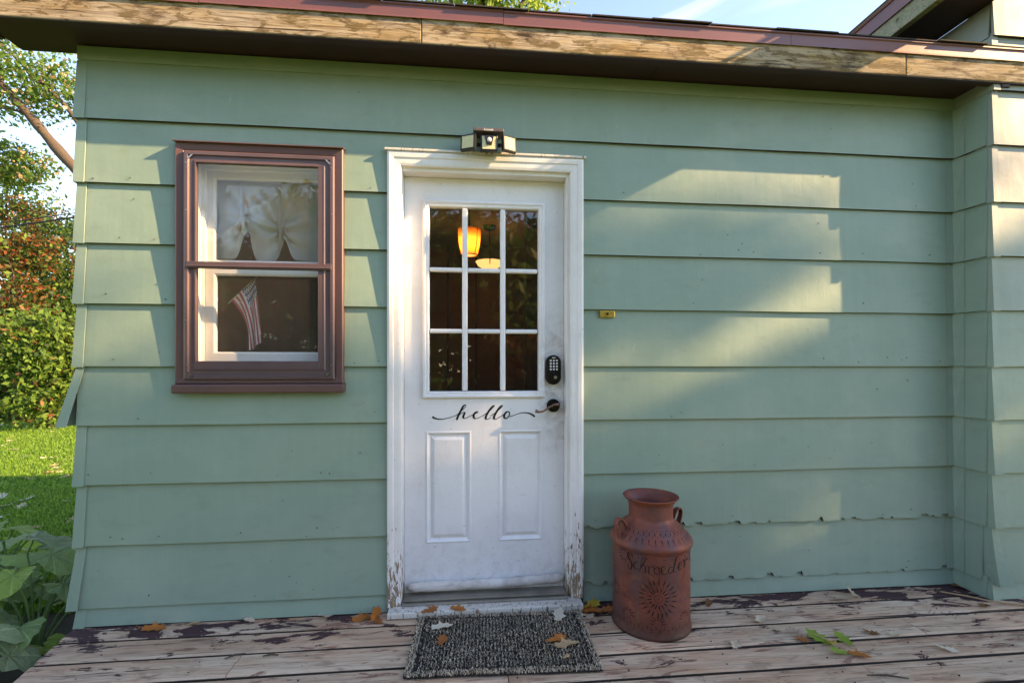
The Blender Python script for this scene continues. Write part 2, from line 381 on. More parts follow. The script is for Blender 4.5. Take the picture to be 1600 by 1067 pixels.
def rust_mat():
    m, nt, b = new_mat('rusted iron', (.3,.1,.06), .6, .45, .5); g = NT(nt); v = g.coord('Object')
    n1 = g.noise(v, 4, 7, .65, .5); n2 = g.noise(g.coord('Object', (6, 6, 1.5)), 2.4, 5); n3 = g.noise(v, 70, 4, .7)
    c = g.ramp(n1, [(.28,(.075,.028,.026)),(.44,(.21,.055,.040)),(.58,(.29,.080,.052)),(.74,(.36,.125,.055))])
    c = g.mix(g.rmap(n2, .48, .66, 0, .75), c, (.105,.068,.078))
    n4 = g.noise(v, 14, 6, .7, .8); c = g.mix(g.rmap(n4, .56, .70, 0, .65), c, (.36,.15,.055)); c = g.mix(g.rmap(n4, .30, .42, .6, 0), c, (.060,.030,.030))
    nt.links.new(g.rmap(n4, .3, .7, .42, .85), b.inputs['Roughness'])
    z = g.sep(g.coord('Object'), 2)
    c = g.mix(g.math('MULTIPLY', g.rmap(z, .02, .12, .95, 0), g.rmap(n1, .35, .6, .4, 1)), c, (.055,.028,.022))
    c = g.mix(g.rmap(n3, .35, .75, 0, .35), c, (.12,.045,.03))
    nt.links.new(c, b.inputs['Base Color']); g.bump(g.math('ADD', n3, n1), .4, .002, b)
    return m
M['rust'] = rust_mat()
M['hole'] = simple('punched hole dark', (.010,.007,.006), .9, bump=0)

def glass_mat(name, dust=.04, tint=(1,1,1), f0=.06):
    m = bpy.data.materials.new(name); m.use_nodes = True; nt = m.node_tree; g = NT(nt)
    nt.nodes.remove(nt.nodes['Principled BSDF']); out = nt.nodes['Material Output']
    tr = g.n('ShaderNodeBsdfTransparent'); tr.inputs[0].default_value = (*tint, 1)
    gl = g.n('ShaderNodeBsdfGlossy'); gl.inputs['Roughness'].default_value = .015
    ge = g.n('ShaderNodeNewGeometry'); vd = g.n('ShaderNodeVectorMath', operation='DOT_PRODUCT')
    nt.links.new(ge.outputs['Normal'], vd.inputs[0]); nt.links.new(ge.outputs['Incoming'], vd.inputs[1])
    fz = g.math('POWER', g.math('SUBTRACT', 1.0, g.math('ABSOLUTE', vd.outputs['Value'])), 5.0)
    frs = g.math('ADD', g.math('MULTIPLY', fz, .90), f0)
    g.bump(g.noise(g.coord('Object'), 2.6, 2), .06, .02); nd = nt.nodes[-1]; nt.links.new(nd.outputs[0], gl.inputs['Normal'])
    mx = g.n('ShaderNodeMixShader'); nt.links.new(frs, mx.inputs[0]); nt.links.new(tr.outputs[0], mx.inputs[1]); nt.links.new(gl.outputs[0], mx.inputs[2])
    df = g.n('ShaderNodeBsdfDiffuse'); df.inputs[0].default_value = (.6,.57,.5,1)
    sp = g.noise(g.coord('Object'), 60, 5, .75); d2 = g.noise(g.coord('Object'), 4, 4)
    f = g.math('ADD', g.math('MULTIPLY', g.rmap(sp, .66, .76, 0, .5), g.rmap(d2, .48, .62, 0, 1)), dust)
    m2 = g.n('ShaderNodeMixShader'); nt.links.new(f, m2.inputs[0]); nt.links.new(mx.outputs[0], m2.inputs[1]); nt.links.new(df.outputs[0], m2.inputs[2])
    nt.links.new(m2.outputs[0], out.inputs[0]); return m
M['glass'] = glass_mat('door glass', .012, f0=.12)
M['storm_glass'] = glass_mat('dusty storm glass', .03, f0=.075)
def emit(name, col, st):
    m, nt, b = new_mat(name, col, .4); b.inputs['Emission Color'].default_value = (*col, 1); b.inputs['Emission Strength'].default_value = st; return m
M['amber'] = translucent('amber glass shade', (.75,.48,.24), (.92,.58,.28), .7, .3, .1)
M['bulb'] = emit('lit bulb', (1.0,.66,.38), 13)
M['warm_glass'] = emit('lit ceiling bowl', (1.0,.60,.26), .30)

# ------------------------------------------------------------------ the setting: ground, deck
def ground_mat():
    m, nt, b = new_mat('lawn', (.10,.17,.03), .95, spec=.1); g = NT(nt); v = g.coord('World')
    n = g.noise(v, .9, 6, .65); f = g.noise(v, 30, 4, .7)
    c = g.ramp(n, [(.3,(.075,.13,.022)),(.5,(.11,.19,.028)),(.7,(.155,.225,.04))]); c = g.mix(g.rmap(f, .35, .7, 0, .6), c, (.045,.075,.015))
    nt.links.new(c, b.inputs['Base Color']); g.bump(f, .8, .03, b); return m
M['lawn'] = ground_mat()
gm = MB(); gm.add([(-150,-150,-.36),(150,-150,-.36),(150,150,-.36),(-150,150,-.36)], [(0,1,2,3)])
tag(gm.build('lawn', M['lawn']), kind='structure')
# grass blades where the lawn lies open beside the house
def grass():
    n = 75000; t = 3.0+12.5*rng.random(n)**1.7
    x = -t*(.80+.34*rng.random(n)); y = 1.1*t-2.23+rng.normal(0,.3,n)*0+(rng.random(n)-.5)*.5
    a = rng.random(n)*6.283; h = (.03+.035*rng.random(n))*(1+.03*t); wd = (.004+.003*rng.random(n))*(1+.18*t)
    lx, ly = rng.normal(0,.022,n), rng.normal(0,.022,n); z0 = np.full(n,-.362)
    V = np.zeros((n,4,3)); ca, sa = np.cos(a)*wd, np.sin(a)*wd
    V[:,0] = np.stack([x-ca,y-sa,z0],1); V[:,1] = np.stack([x+ca,y+sa,z0],1)
    V[:,2] = np.stack([x+lx+ca*.3,y+ly+sa*.3,z0+h],1); V[:,3] = np.stack([x+lx-ca*.3,y+ly-sa*.3,z0+h],1)
    me = quads_mesh('grass', V, M['grass'], rng.integers(0,3,n)); o = link('grass', me)
    tag(o, 'short bright green grass of the lawn beside the house', 'grass', kind='stuff')
grass()

deck = bpy.data.objects.new('deck', None); COL.objects.link(deck); tag(deck, kind='structure')
joints = [-.004, -.128, -.274, -.420, -.566, -.712, -.858, -1.004, -1.15, -1.296, -1.442]
cuts = [[1.95],[.78],[-.9,1.98],[.15],[1.52],[-.35],[1.1],[.2],[1.4],[-.6]]
for i in range(len(joints)-1):
    y1, y0 = joints[i]-.007, joints[i+1]+.007; dz = random.uniform(-.003,.001)
    xs = [-1.735-.01*random.random()]+cuts[i]+[4.3]
    for k in range(len(xs)-1):
        a, b = xs[k]+.0015, xs[k+1]-.0015
        mb = MB(); n = max(2, int((b-a)/.12)); prof = []
        for s in range(n+1):
            x = a+(b-a)*s/n; e = .003*mnoise.noise((x*3, i*5.1, 0)); cz = dz+.002*mnoise.noise((x*2, i*3.3, 4))
            xl = [x]*6
            if s == 0 and k == 0: xl = [x+.22*-(y1+y0)/2+.2*(q-(y1+y0)/2)*-1 for q in (y0,y0,y0+.008,y1-.008,y1,y1)]
            prof.append([(xl[0],y0+e,-.038),(xl[1],y0+e,-.007),(xl[2],y0+e+.008,cz),(xl[3],y1+e-.008,cz),(xl[4],y1+e,-.007),(xl[5],y1+e,-.038)])
        V = [p for r in prof for p in r]
        F = [(s*6+j, s*6+6+j, s*6+6+(j+1)%6, s*6+(j+1)%6) for s in range(n) for j in range(6)]+[tuple(range(6)), tuple(range(n*6, n*6+6))[::-1]]
        mb.add(V, F)
        for q in range(n*6): mb.m[q] = 1 if q % 6 in (0,4) else 0  # board sides coloured dark to paint the shade in the gaps
        mb.build('deck_board', [M['deck'], M['shade_edge']], deck)
dn = MB()
for i in range(8):
    for x in np.arange(-1.45, 3.4, .41):
        for yy in (.30,.72):
            cx, cy = x+random.uniform(-.012,.012), joints[i]+(joints[i+1]-joints[i])*yy; r_ = random.uniform(.0018,.003)
            dn.add([(cx+r_*math.cos(a), cy+r_*math.sin(a), .0012) for a in [math.pi*j/4 for j in range(8)]]+[(cx+r_*math.cos(a), cy+r_*math.sin(a), -.006) for a in [math.pi*j/4 for j in range(8)]], [tuple(range(8))]+[(j,(j+1)%8,8+(j+1)%8,8+j) for j in range(8)])
tag(dn.build('nail_heads', M['bronze'], deck), kind='stuff')
bx('joist', (-1.62,4.3,-1.42,-1.38,-.20,-.040), M['deck'], deck, 0)
bx('joist', (-1.60,-1.56,-1.37,-.02,-.20,-.040), M['deck'], deck, 0)
for x in (-1.5, 0, 1.5, 3.2): bx('post', (x-.04,x+.04,-1.30,-1.22,-.40,-.041), M['deck'], deck, 0)

# ------------------------------------------------------------------ the house
house = thing('house', 'low sage green lap-sided house with white door and brown-trimmed window', 'house')
XL, XI, YW = -1.72, 2.588, -.17      # left corner, inner corner, wing front plane
W0, W1, WZ0, WZ1 = -1.30, -.572, 1.036, 2.158   # window casing
D0, D1, DZ = -.374, .561, 2.160                 # door casing
wall = MB()
for d in ((XL,-1.26,.002,.10,-.36,2.60),(-1.26,-.61,.002,.10,-.36,1.10),(-1.26,-.61,.002,.10,2.11,2.60),(-.61,-.325,.002,.10,-.36,2.60),
          (-.325,.515,.002,.10,2.10,2.60),(-.325,.515,.002,.10,-.36,-.01),(.515,XI+.1,.002,.10,-.36,2.60)): wall.box(*d)
wall.box(XL,XL+.1,.10,2.9,-.36,2.6).box(XL,XI+.1,2.9,3.0,-.36,2.6)
wall.build('wall', M['sheath'], house)
wing = MB().box(XI+.012,4.9,YW+.012,YW+.11,-.36,3.10).box(XI+.012,XI+.11,YW+.11,3.0,-.36,2.96)
wing.add([(XI,YW+.02,3.1),(4.9,YW+.02,3.1),(4.9,YW+.02,4.3)]+[(XI,YW+.1,3.1),(4.9,YW+.1,3.1),(4.9,YW+.1,4.3)], [(0,1,2),(3,5,4),(0,2,5,3)])
wing.build('wall', M['sheath'], house)

ZB = [2.253,1.970,1.701,1.433,1.155,.892,.629,.360,.085,.004]
def board(rects, zc, ztop, org, along, nrm, mat, ragged=0., seed=0, name='siding_board'):
    # one clapboard; rects = list of (s0, s1, bottom) spans along it; the face leans out towards its lower edge
    mb = MB(); A = Vector(along); Nn = Vector(nrm); O = Vector(org)
    rq = random.Random(seed*13+5); rv = 0.; nxt = 0.
    for (s0, s1, zb) in rects:
        st = .007 if ragged else .07; n = max(1, int((s1-s0)/st)); rows = 4; base = len(mb.v)
        for i in range(n+1):
            s = s0+(s1-s0)*i/n
            r = 0.
            if ragged:
                if s >= nxt:
                    big = rq.random() < .42+.45*mnoise.noise((s*2.2, seed, 1)); rv = rq.uniform(.007,.021) if big else rq.uniform(-.002,.004); nxt = s+(rq.uniform(.008,.045) if big else rq.uniform(.01,.06))
                r = (rv+rq.uniform(-.0012,.0012))*ragged/.045
            sag = .0022*mnoise.noise((s*1.7, seed*3.1, 0)) if zb == zc else 0
            r = min(r, .024)
            for k, f in enumerate((0,.10,.36,.66,1.)):
                z = zb+sag*(1-f)+(ztop-zb)*f+(r if k == 0 else 0)
                d = .0215-.0165*(z-zc)/(ztop-zc)+.0030*mnoise.noise((s*2.3, z*5, seed))*(ztop-z)/(ztop-zc)
                if ragged and k == 0: d += .0035*max(-.3, mnoise.noise((s*12, seed, 5)))
                p = O+A*s+Nn*d; mb.v.append((p.x, p.y, z))
            p = O+A*s+Nn*.006; mb.v.append((p.x, p.y, zb+r+sag)); p = O+A*s+Nn*.001; mb.v.append((p.x, p.y, ztop))
        m = rows+3
        for i in range(n):
            a, b = base+i*m, base+(i+1)*m
            for k in range(rows): mb.f.append((a+k,b+k,b+k+1,a+k+1)); mb.m.append(0)
            mb.f.append((a+rows+1,b+rows+1,b,a)); mb.m.append(1)  # underside coloured dark to strengthen the shadow line below each lap
            mb.f.append((a+rows,b+rows,b+rows+2,a+rows+2)); mb.m.append(0)
            mb.f.append((a+rows+2,b+rows+2,b+rows+1,a+rows+1)); mb.m.append(0)
        for a in (base, base+n*m): mb.f.append(tuple(range(a, a+rows+1))+(a+rows+2, a+rows+1)); mb.m.append(0)
    return mb.build(name, [mat, M['shade_edge']], house)
F0, FA, FN = (0,0,0), (1,0,0), (0,-1,0)
S = M['siding']
board([(XL,XI-.02,2.253)], 2.253, 2.575, F0, FA, FN, S, seed=1)
board([(XL,W0,1.970),(W0,W1,WZ1+.008),(W1,D0,1.970)], 1.970, 2.273, F0, FA, FN, S, seed=2)
board([(D0+.0005,D1,DZ+.014),(D1,XI-.02,1.970)], 1.970, 2.273, F0, FA, FN, S, seed=3)
for k in range(2, 10):
    zb, zt = ZB[k], ZB[k-1]+.020
    if k <= 4-1 or (k == 4):
        if k < 5:
            board([(XL,W0-.001,zb)], zb, zt, F0, FA, FN, S, seed=10+k)
            board([(W1+.001,D0-.001,zb)], zb, zt, F0, FA, FN, S, seed=20+k)
    else:
        board([(XL,D0-.001,zb)], zb, min(zt, 1.160) if k == 5 else zt, F0, FA, FN, S, seed=10+k)
    rg = {7:.042, 8:.050}.get(k, 0)
    board([(D1+.001,XI-.02,zb)], zb, zt, F0, FA, FN, S, rg, seed=30+k)
bx('frieze_strip', (XL,XI-.004,-.008,-.0165,2.512,2.572), S, house, .002)
# return wall and wing front
for k in range(0, 10):
    zb, zt = ZB[k], (ZB[k-1]+.020 if k else 2.575)
    board([(.0,-YW-(.022 if k == 8 else .002),zb)], zb, zt, (XI,0,0), (0,-1,0), (-1,0,0), S, seed=50+k, ragged=.006 if k == 8 else 0)
wz = [2.79,2.520]+[z-.002 for z in ZB]
for k, zb in enumerate(wz):
    zt = (wz[k-1]+.02) if k else 3.08
    mt = M['siding_pale'] if zb > 1.9 else (M['siding_mid'] if zb > 1.4 else S)
    board([(XI+.004,4.88,zb)], zb, zt, (0,YW,0), FA, FN, mt, .010 if k == 9 else 0, seed=70+k)
for k in range(0, 2):
    zb = wz[k]; zt = (wz[k-1]+.02) if k else 2.962
    board([(-.02-YW*0,3.1,zb)] , zb, zt, (XI+.012,YW+.02,0), (0,1,0), (-1,0,0), M['siding_pale'], seed=90+k)
# inner-corner flashing, one bent strip per course
for k in range(0, 10):
    zb, zt = ZB[k]+.002, (ZB[k-1] if k else 2.51)
    wob = .012*mnoise.noise((k*1.9, 3, 3)); mb = MB()
    a, b = XI-.060+wob, XI-.0235
    mb.add([(a-.004,-.0232,zb),(b,-.0242,zb),(XI-.0242,-.075,zb),(a+.006,-.0085,zt),(b+.006,-.0085,zt),(XI-.0085,-.062,zt),
            (a-.004,-.0222,zb),(a+.006,-.0075,zt)], [(0,1,4,3),(1,2,5,4),(0,3,7,6)])
    mb.build('corner_flashing', S, house)
# outer corner caps, left corner
def cap(x, y, zb, zt, sx, spread=0., lift=0., mat=S, wid=.042, tw=0., pw=1.5):
    # sheet bent round an outside corner; sx=-1 for the left corner of the house, +1 wraps onto the wing front
    mb = MB(); rows = 6; t = .0016
    for k in range(rows+1):
        f = k/rows; z = zb+(zt-zb)*f; g = (1-f)**pw
        o = .0258-.0150*f
        e = -sx*(o*.55)
        inner = (x+sx*(wid+spread*g*.6), y-o-lift*g); edge = (x-sx*(.006*(1-f)+.003)+sx*spread*g*.2*0-sx*0, y-o-.0005-lift*g*.2)
        back = (x-sx*(.016-.008*f), y+.05)
        if tw: inner = (inner[0]+tw*g, inner[1]-abs(tw)*g*.25); edge = (edge[0]+tw*g, edge[1]-abs(tw)*g*.35); back = (back[0]+tw*g*.7, back[1])
        for (px, py) in (inner, edge, back): mb.v.append((px, py, z))
        for (px, py) in (inner, edge, back): mb.v.append((px+sx*t*.5, py+t, z))
    for k in range(rows):
        a, b = k*6, k*6+6
        for q in ((0,1),(1,2),(4,3),(5,4)): mb.f.append((a+q[0],a+q[1],b+q[1],b+q[0])); mb.m.append(0)
        mb.f.append((a,b,b+3,a+3)); mb.m.append(0); mb.f.append((a+2,a+5,b+5,b+2)); mb.m.append(0)
    for a in (0, rows*6):
        mb.f.append((a,a+1,a+4,a+3)); mb.m.append(0); mb.f.append((a+1,a+2,a+5,a+4)); mb.m.append(0)
    return mb.build('corner_cap', mat, house)
for k in range(0, 10):
    zb, zt = ZB[k]-.004, (ZB[k-1]+.004 if k else 2.51)
    tw = {5:-.056, 8:-.024, 7:-.003, 4:-.004, 3:-.003, 6:-.003}.get(k, -.0005)
    o = cap(XL, 0, zb, zt, 1, tw=tw, wid=.036 if k != 5 else .030, pw=1.0)
    if k == 5: o['label'] = 'corner cap sprung loose and leaning away from the wall'
for k, zb in enumerate(wz[1:]):
    zt = wz[k]+.004
    mt = M['siding_pale'] if zb > 1.9 else (M['siding_mid'] if zb > 1.4 else S)
    sp = {6:.004, 7:.012, 8:.014, 9:.055}.get(k, .0)
    cap(XI+.002, YW, zb-(.008 if k in (7,9) else .003), zt, 1, spread=sp*.8, lift=sp*.45, mat=mt, wid=.030, tw=sp*.35)
nails = MB()
for k in range(1, 9):
    for j in range(15):
        x = random.uniform(XL+.05, XI-.1)
        if D0-.02 < x < D1+.02 or (W0-.02 < x < W1+.02 and ZB[k] > .85): continue
        z = ZB[k]+random.uniform(.012,.05) if random.random() < .75 else ZB[k]+random.uniform(.05,.22)
        nails.disc((x,-.012,z), random.uniform(.0014,.0026), d=.0215*(1-.75*(z-ZB[k])/.29)-.012+.0045, n=6)
tag(nails.build('nail_heads', M['soffit'], house), kind='stuff')
# eave: soffit, fascia, drip edge, shingles
EX0, EX1 = -2.34, 3.6
for a, b in ((-2.0,.9),(.902,XI+.02)): bx('soffit_board', (a,b,-.160,.055,2.578,2.592), M['soffit'], house)
bx('soffit_board', (EX0,-2.002,-.166,-.02,2.574,2.592), M['soffit'], house)
bx('eave_end_block', (XI+.03,XI+.085,-.166,YW-.03-.0,2.53,2.575), M['soffit'], house, .008)
def plank(name, a, b, y0, y1, z0, z1, mat, parent, loc=True):
    return MB().box(-(b-a)/2,(b-a)/2,0,y1-y0,0,z1-z0).build(name, mat, parent, bevel=.004, loc=((a+b)/2,y0,z0))
for a, b in ((EX0,-.2),(-.198,2.093),(2.096,EX1)):
    plank('fascia_board', a, b, -.208, -.168, 2.549, 2.675, M['fascia'], house)
# dark soffit paint on the underside of the fascia boards
for a, b in ((EX0,2.093),(2.096,EX1)): bx('fascia_underside', (a,b,-.204,-.168,2.5455,2.5485), M['soffit'], house, 0)
for a, b in ((EX0,-1.105),(-1.103,.155),(.157,1.50),(1.502,EX1)):
    mb = MB(); j = random.uniform(-.002,.002)
    mb.prism([(-.2105,2.655+j),(-.2165,2.650+j),(-.2150,2.658+j),(-.2140,2.700+j),(-.2200,2.704+j),(-.2200,2.709+j),(-.10,2.735),(-.10,2.730),(-.2105,2.702)], a, b)
    mb.build('drip_edge', M['drip'], house)
x = EX0
while x < EX1:
    l = random.uniform(.24,.33); z = random.uniform(0,.003); o = random.uniform(-.006,.006)
    mb = MB().prism([(-.226+o,2.711+z),(-.226+o,2.7165+z),(.14,2.829+z),(.14,2.823+z)], x+.002, min(x+l,EX1)-.002)
    mb.build('shingle', M['shingle'], house); x += l
x = EX0
while x < XI-.35:
    l = random.uniform(.28,.34)
    mb = MB().prism([(-.09,2.7655),(-.09,2.772),(.40,2.922),(.40,2.914)], x+.002, min(x+l, XI-.3)-.002)
    mb.build('shingle', M['shingle'], house); x += l
rf = MB().prism([(-.20,2.700),(-.20,2.706),(1.5,3.20),(3.1,2.72),(3.1,2.60),(1.5,3.08)], -1.9, XI); rf.build('roof', M['shingle'], house)
# the taller wing's eave above
plank_e = MB().box(2.300,2.338,-.60,3.1,2.955,3.062).build('fascia_board', M['mossy'], house, bevel=.004)
MB().box(2.288,2.299,-.61,3.1,3.050,3.125).box(2.282,2.45,-.61,3.1,3.126,3.134).build('drip_edge', M['drip'], house)
MB().box(2.339,2.598,-.60,3.1,2.965,2.985).build('soffit_board', M['soffit'], house)
MB().prism([(0,0)]*1+[(0.0,.012),(2.3,1.3),(2.3,1.25)], -.62, 3.1).build('roof', M['shingle'], house).matrix_basis = Matrix(((0,1,0,2.27),(1,0,0,0),(0,0,1,3.136),(0,0,0,1)))

# ---- door
door = MB(); sx0, sx1, sz0, sz1, sy = -.307, .482, .024, 2.078, .060
hx0, hx1, hz0, hz1 = -.205, .367, 1.016, 1.950
pl = [(-.205,.018,.286,.836),(.152,.376,.286,.838)]
xsb = sorted([sx0,sx1,hx0,hx1]+[v for p in pl for v in p[:2]]); zsb = sorted(set([sz0,sz1,hz0,hz1]+[v for p in pl for v in p[2:]]))
def inside(x, z, r): return r[0] < x < r[1] and r[2] < z < r[3]
for i in range(len(xsb)-1):
    for j in range(len(zsb)-1):
        a,b,c,d = xsb[i],xsb[i+1],zsb[j],zsb[j+1]
        if b-a < 1e-6: continue
        cx, cz = (a+b)/2, (c+d)/2
        if inside(cx,cz,(hx0,hx1,hz0,hz1)) : continue
        door.add([(a,sy+.042,c),(b,sy+.042,c),(b,sy+.042,d),(a,sy+.042,d)], [(3,2,1,0)])
        if any(inside(cx,cz,p) for p in pl): continue
        door.add([(a,sy,c),(b,sy,c),(b,sy,d),(a,sy,d)], [(0,1,2,3)])
door.rings([(sx0,sx1,sz0,sz1)]*2, [sy,sy+.042], fill=False); door.rings([(hx0,hx1,hz0,hz1)]*2, [sy,sy+.042], fill=False)
def inset(r, d): return (r[0]+d, r[1]-d, r[2]+d, r[3]-d)
for p in pl:
    door.rings([inset(p, q) for q in (0,.003,.008,.014,.022,.026,.042,.046)], [sy,sy-.002,sy-.003,sy+.004,sy+.009,sy+.009,sy+.001,sy+.0005])
doorm = bpy.data.meshes.new('door'); doo = door.build('door', M['door'], house, recalc=True)
lf = MB(); r0 = (-.219,.384,.999,1.967)
lf.rings([inset(r0,q) for q in (0,0,.004,.012,.016,.026,.031,.033)], [sy-.0005,sy-.011,sy-.015,sy-.015,sy-.010,sy-.010,sy-.006,sy+.02], fill=False)
lf.build('lite_frame', M['door'], doo)
cxs = [(-.186,-.027),(.000,.161),(.187,.347)]; czs = [(1.639,1.922),(1.338,1.618),(1.031,1.317)]
for a, b in ((-.027,.0),(.161,.187)): bx('muntin', (a,b,sy-.010,sy+.02,1.033,1.932), M['door'], doo, .006)
for a, b in ((1.618,1.639),(1.317,1.338)):
    for (xa, xb) in cxs: bx('muntin', (xa-.001,xb+.001,sy-.0085,sy+.02,a,b), M['door'], doo, .006)
for (xa, xb) in cxs:
    for (za, zb) in czs:
        tilt = random.uniform(-.0012,.0012)
        p = MB(); p.add([(xa-.004,sy+.008+tilt,za-.004),(xb+.004,sy+.008-tilt,za-.004),(xb+.004,sy+.008-tilt*.4,zb+.004),(xa-.004,sy+.008+tilt*.3,zb+.004)], [(0,1,2,3)])
        p.build('pane', M['glass'], doo)
# keypad deadbolt
kp = MB(); kc = (.427, sy, 1.137)
def stadium(w_, h_, n=14): return [(w_*math.cos(a), (h_-w_)*(1 if math.sin(a) >= 0 else -1)+w_*math.sin(a)) for a in [2*math.pi*(i+.5)/(2*n) for i in range(2*n)]]
def loft(mb, outlines, ys, c, mi=0):
    base = len(mb.v); n = len(outlines[0])
    for o, y in zip(outlines, ys): mb.v += [(c[0]+u, c[1]+y, c[2]+v) for u, v in o]
    for i in range(len(outlines)-1):
        for j in range(n): mb.f.append((base+i*n+j, base+i*n+(j+1)%n, base+(i+1)*n+(j+1)%n, base+(i+1)*n+j)); mb.m.append(mi)
    mb.f.append(tuple(base+(len(outlines)-1)*n+j for j in range(n))); mb.m.append(mi)
loft(kp, [stadium(.0385,.074), stadium(.0385,.074), stadium(.035,.070)], [0,-.018,-.024], kc, 0)
for i in range(3):
    for j in range(4): kp.disc((kc[0]-.0155+.0155*i, kc[1]-.0235, kc[2]+.046-.0145*j), .0052, d=.003, n=12, mi=1)
kp.box(kc[0]-.009,kc[0]+.009,kc[1]-.026,kc[1]-.0225,kc[2]+.058,kc[2]+.0625,1)
kp.disc((kc[0], kc[1]-.0225, kc[2]-.035), .030, d=.012, n=28, mi=0); kp.disc((kc[0]+.003, kc[1]-.0345, kc[2]-.036), .021, d=.006, n=24, mi=0)
kp.disc((kc[0]+.005, kc[1]-.0405, kc[2]-.037), .008, d=.003, n=16, mi=2)
kp.build('keypad_lock', [M['bronze'], M['grey_button'], M['silver']], doo)
lv = MB(); lc = (.428, sy, .958)
lv.disc(lc, .033, d=.010, n=32); lv.disc((lc[0],lc[1]-.010,lc[2]), .027, d=.010, n=32); lv.disc((lc[0],lc[1]-.02,lc[2]), .012, d=.030, n=20)
pts = catmull([(lc[0]+.018,lc[1]-.052,lc[2]+.010),(lc[0]-.004,lc[1]-.054,lc[2]+.008),(lc[0]-.030,lc[1]-.056,lc[2]-.004),(lc[0]-.055,lc[1]-.055,lc[2]-.022),(lc[0]-.078,lc[1]-.052,lc[2]-.027),(lc[0]-.097,lc[1]-.048,lc[2]-.022)], 5)
lv.tube(pts, [.0075-.0028*math.sin(math.pi*i/(len(pts)-1))+(.001 if i > len(pts)*.8 else 0) for i in range(len(pts))], 10, 1)
lv.build('door_lever', [M['bronze'], simple('worn bronze lever', (.20,.13,.10), .3, .8, .4, 40, .05)], doo, smooth=False)
# hello lettering
def stroke(mb, pts, off, thick, thin, ends=None, per=7, mi=0):
    P = [(p.x, p.y) for p in catmull([(a,b,0) for a,b in pts], per)]; n = len(P); wd = []
    for i in range(n):
        a = P[max(i-1,0)]; b = P[min(i+1,n-1)]; dx, dy = b[0]-a[0], b[1]-a[1]; l = math.hypot(dx,dy) or 1
        wd.append(thin+(thick-thin)*max(0, dy/l)**1.5)
    wd = [sum(wd[max(0,i-2):i+3])/len(wd[max(0,i-2):i+3]) for i in range(n)]
    if ends:
        for i in range(n):
            f = i/(n-1); wd[i] = max(thin, ends[0]*(1-f)**1.6+ends[1]*f**1.6)
    mb.ribbon(P, wd, off, mi)
he = MB(); ho = lambda X, Y: (-.171+(X-128)*.000396, sy-.0012, .894-(Y-280)*.000392)
T, t_ = 27, 8
stroke(he, [(125,245),(150,262),(200,276),(260,276),(320,264),(370,250),(425,228)], ho, T, t_, (26,7))
stroke(he, [(425,228),(470,190),(520,140),(540,112),(527,101),(503,122),(480,165),(450,225),(424,286)], ho, T, t_)
stroke(he, [(432,270),(450,238),(480,208),(510,194),(521,205),(508,240),(510,266),(535,268),(572,250)], ho, T, t_)
stroke(he, [(572,250),(620,228),(668,207),(688,193),(678,185),(652,202),(634,235),(640,264),(662,275),(702,263),(742,243)], ho, T, t_)
for q in (0, 103): stroke(he, [(742+q,243),(790+q,213),(850+q,165),(888+q,127),(893+q,112),(874+q,119),(838+q,162),(800+q,225),(785+q,265),(795+q,285),(825+q,278),(850+q,262)], ho, T, t_)
stroke(he, [(953,262),(990,240),(1030,208),(1062,190)], ho, t_, t_)
stroke(he, [(1070,188),(1042,198),(1018,236),(1018,266),(1040,277),(1070,255),(1085,222),(1080,196),(1068,188)], ho, T, 14)
stroke(he, [(1066,256),(1110,248),(1160,230),(1220,212),(1280,206),(1340,216),(1380,238),(1406,258)], ho, T, t_, (7,26))
he.build('hello_lettering', M['ink'], doo, recalc=False)
# ---- door frame
jamb = MB().box(-.330,-.3085,-.006,.13,0,2.10).box(.4835,.517,-.006,.13,0,2.10).box(-.3083,.4833,-.006,.13,2.0795,2.10)
jamb.box(-.3083,-.292,.104,.118,.02,2.079).box(.468,.4833,.104,.118,.02,2.079)
jo = jamb.build('door_frame', M['trim'], house, bevel=.002)
def casing(pts, parent, mat, name):   # moulded trim: profile across the width
    mb = MB(); mb.add(*pts); return mb.build(name, mat, parent, bevel=.003)
def mitre(xo0, xo1, xi0, xi1, zo0, zo1, zi0, zi1): pass
prof = [(0,-.004),(0,-.032),(.010,-.035),(.026,-.033),(.030,-.029),(.052,-.027),(.062,-.024),(.064,-.004)]   # (in from outer edge, y)
def side_casing(xo, sgn, z0, zt):
    mb = MB(); V = []
    for (d, y) in prof: V.append((xo+sgn*d, y, z0))
    for (d, y) in prof: V.append((xo+sgn*d, y, zt-d))
    n = len(prof); mb.add(V, [(i,i+1,n+i+1,n+i) for i in range(n-1)]+[(n-1,0,n,2*n-1), tuple(range(n)), tuple(range(n,2*n))]); mb.build('casing_board', M['trim'], jo)
side_casing(D0, 1, .004, DZ); side_casing(D1, -1, .030, DZ)
mb = MB(); V = [(D0+d+.0005, y, DZ-d) for d, y in prof]+[(D1-d-.0005, y, DZ-d) for d, y in prof]; n = len(prof)
mb.add(V, [(i,i+1,n+i+1,n+i) for i in range(n-1)]+[(n-1,0,n,2*n-1), tuple(range(n)), tuple(range(n,2*n))]); mb.build('casing_board', M['trim'], jo)
MB().box(D0-.012,D1+.012,-.040,-.006,DZ+.001,DZ+.013).build('drip_cap', M['sill_board'], jo, bevel=.003)
MB().prism([(-.035,.030),(-.035,.040),(.02,.050),(.14,.052),(.14,.030)], -.306, .482).build('threshold', M['aluminium'], jo, bevel=.002)
MB().box(-.30,.476,-.028,.02,.0505,.0535).build('threshold_ridge', M['aluminium'], jo)
MB().box(-.366,.548,-.088,-.002,.001,.029).build('sill_board', M['sill_board'], jo, bevel=.005)
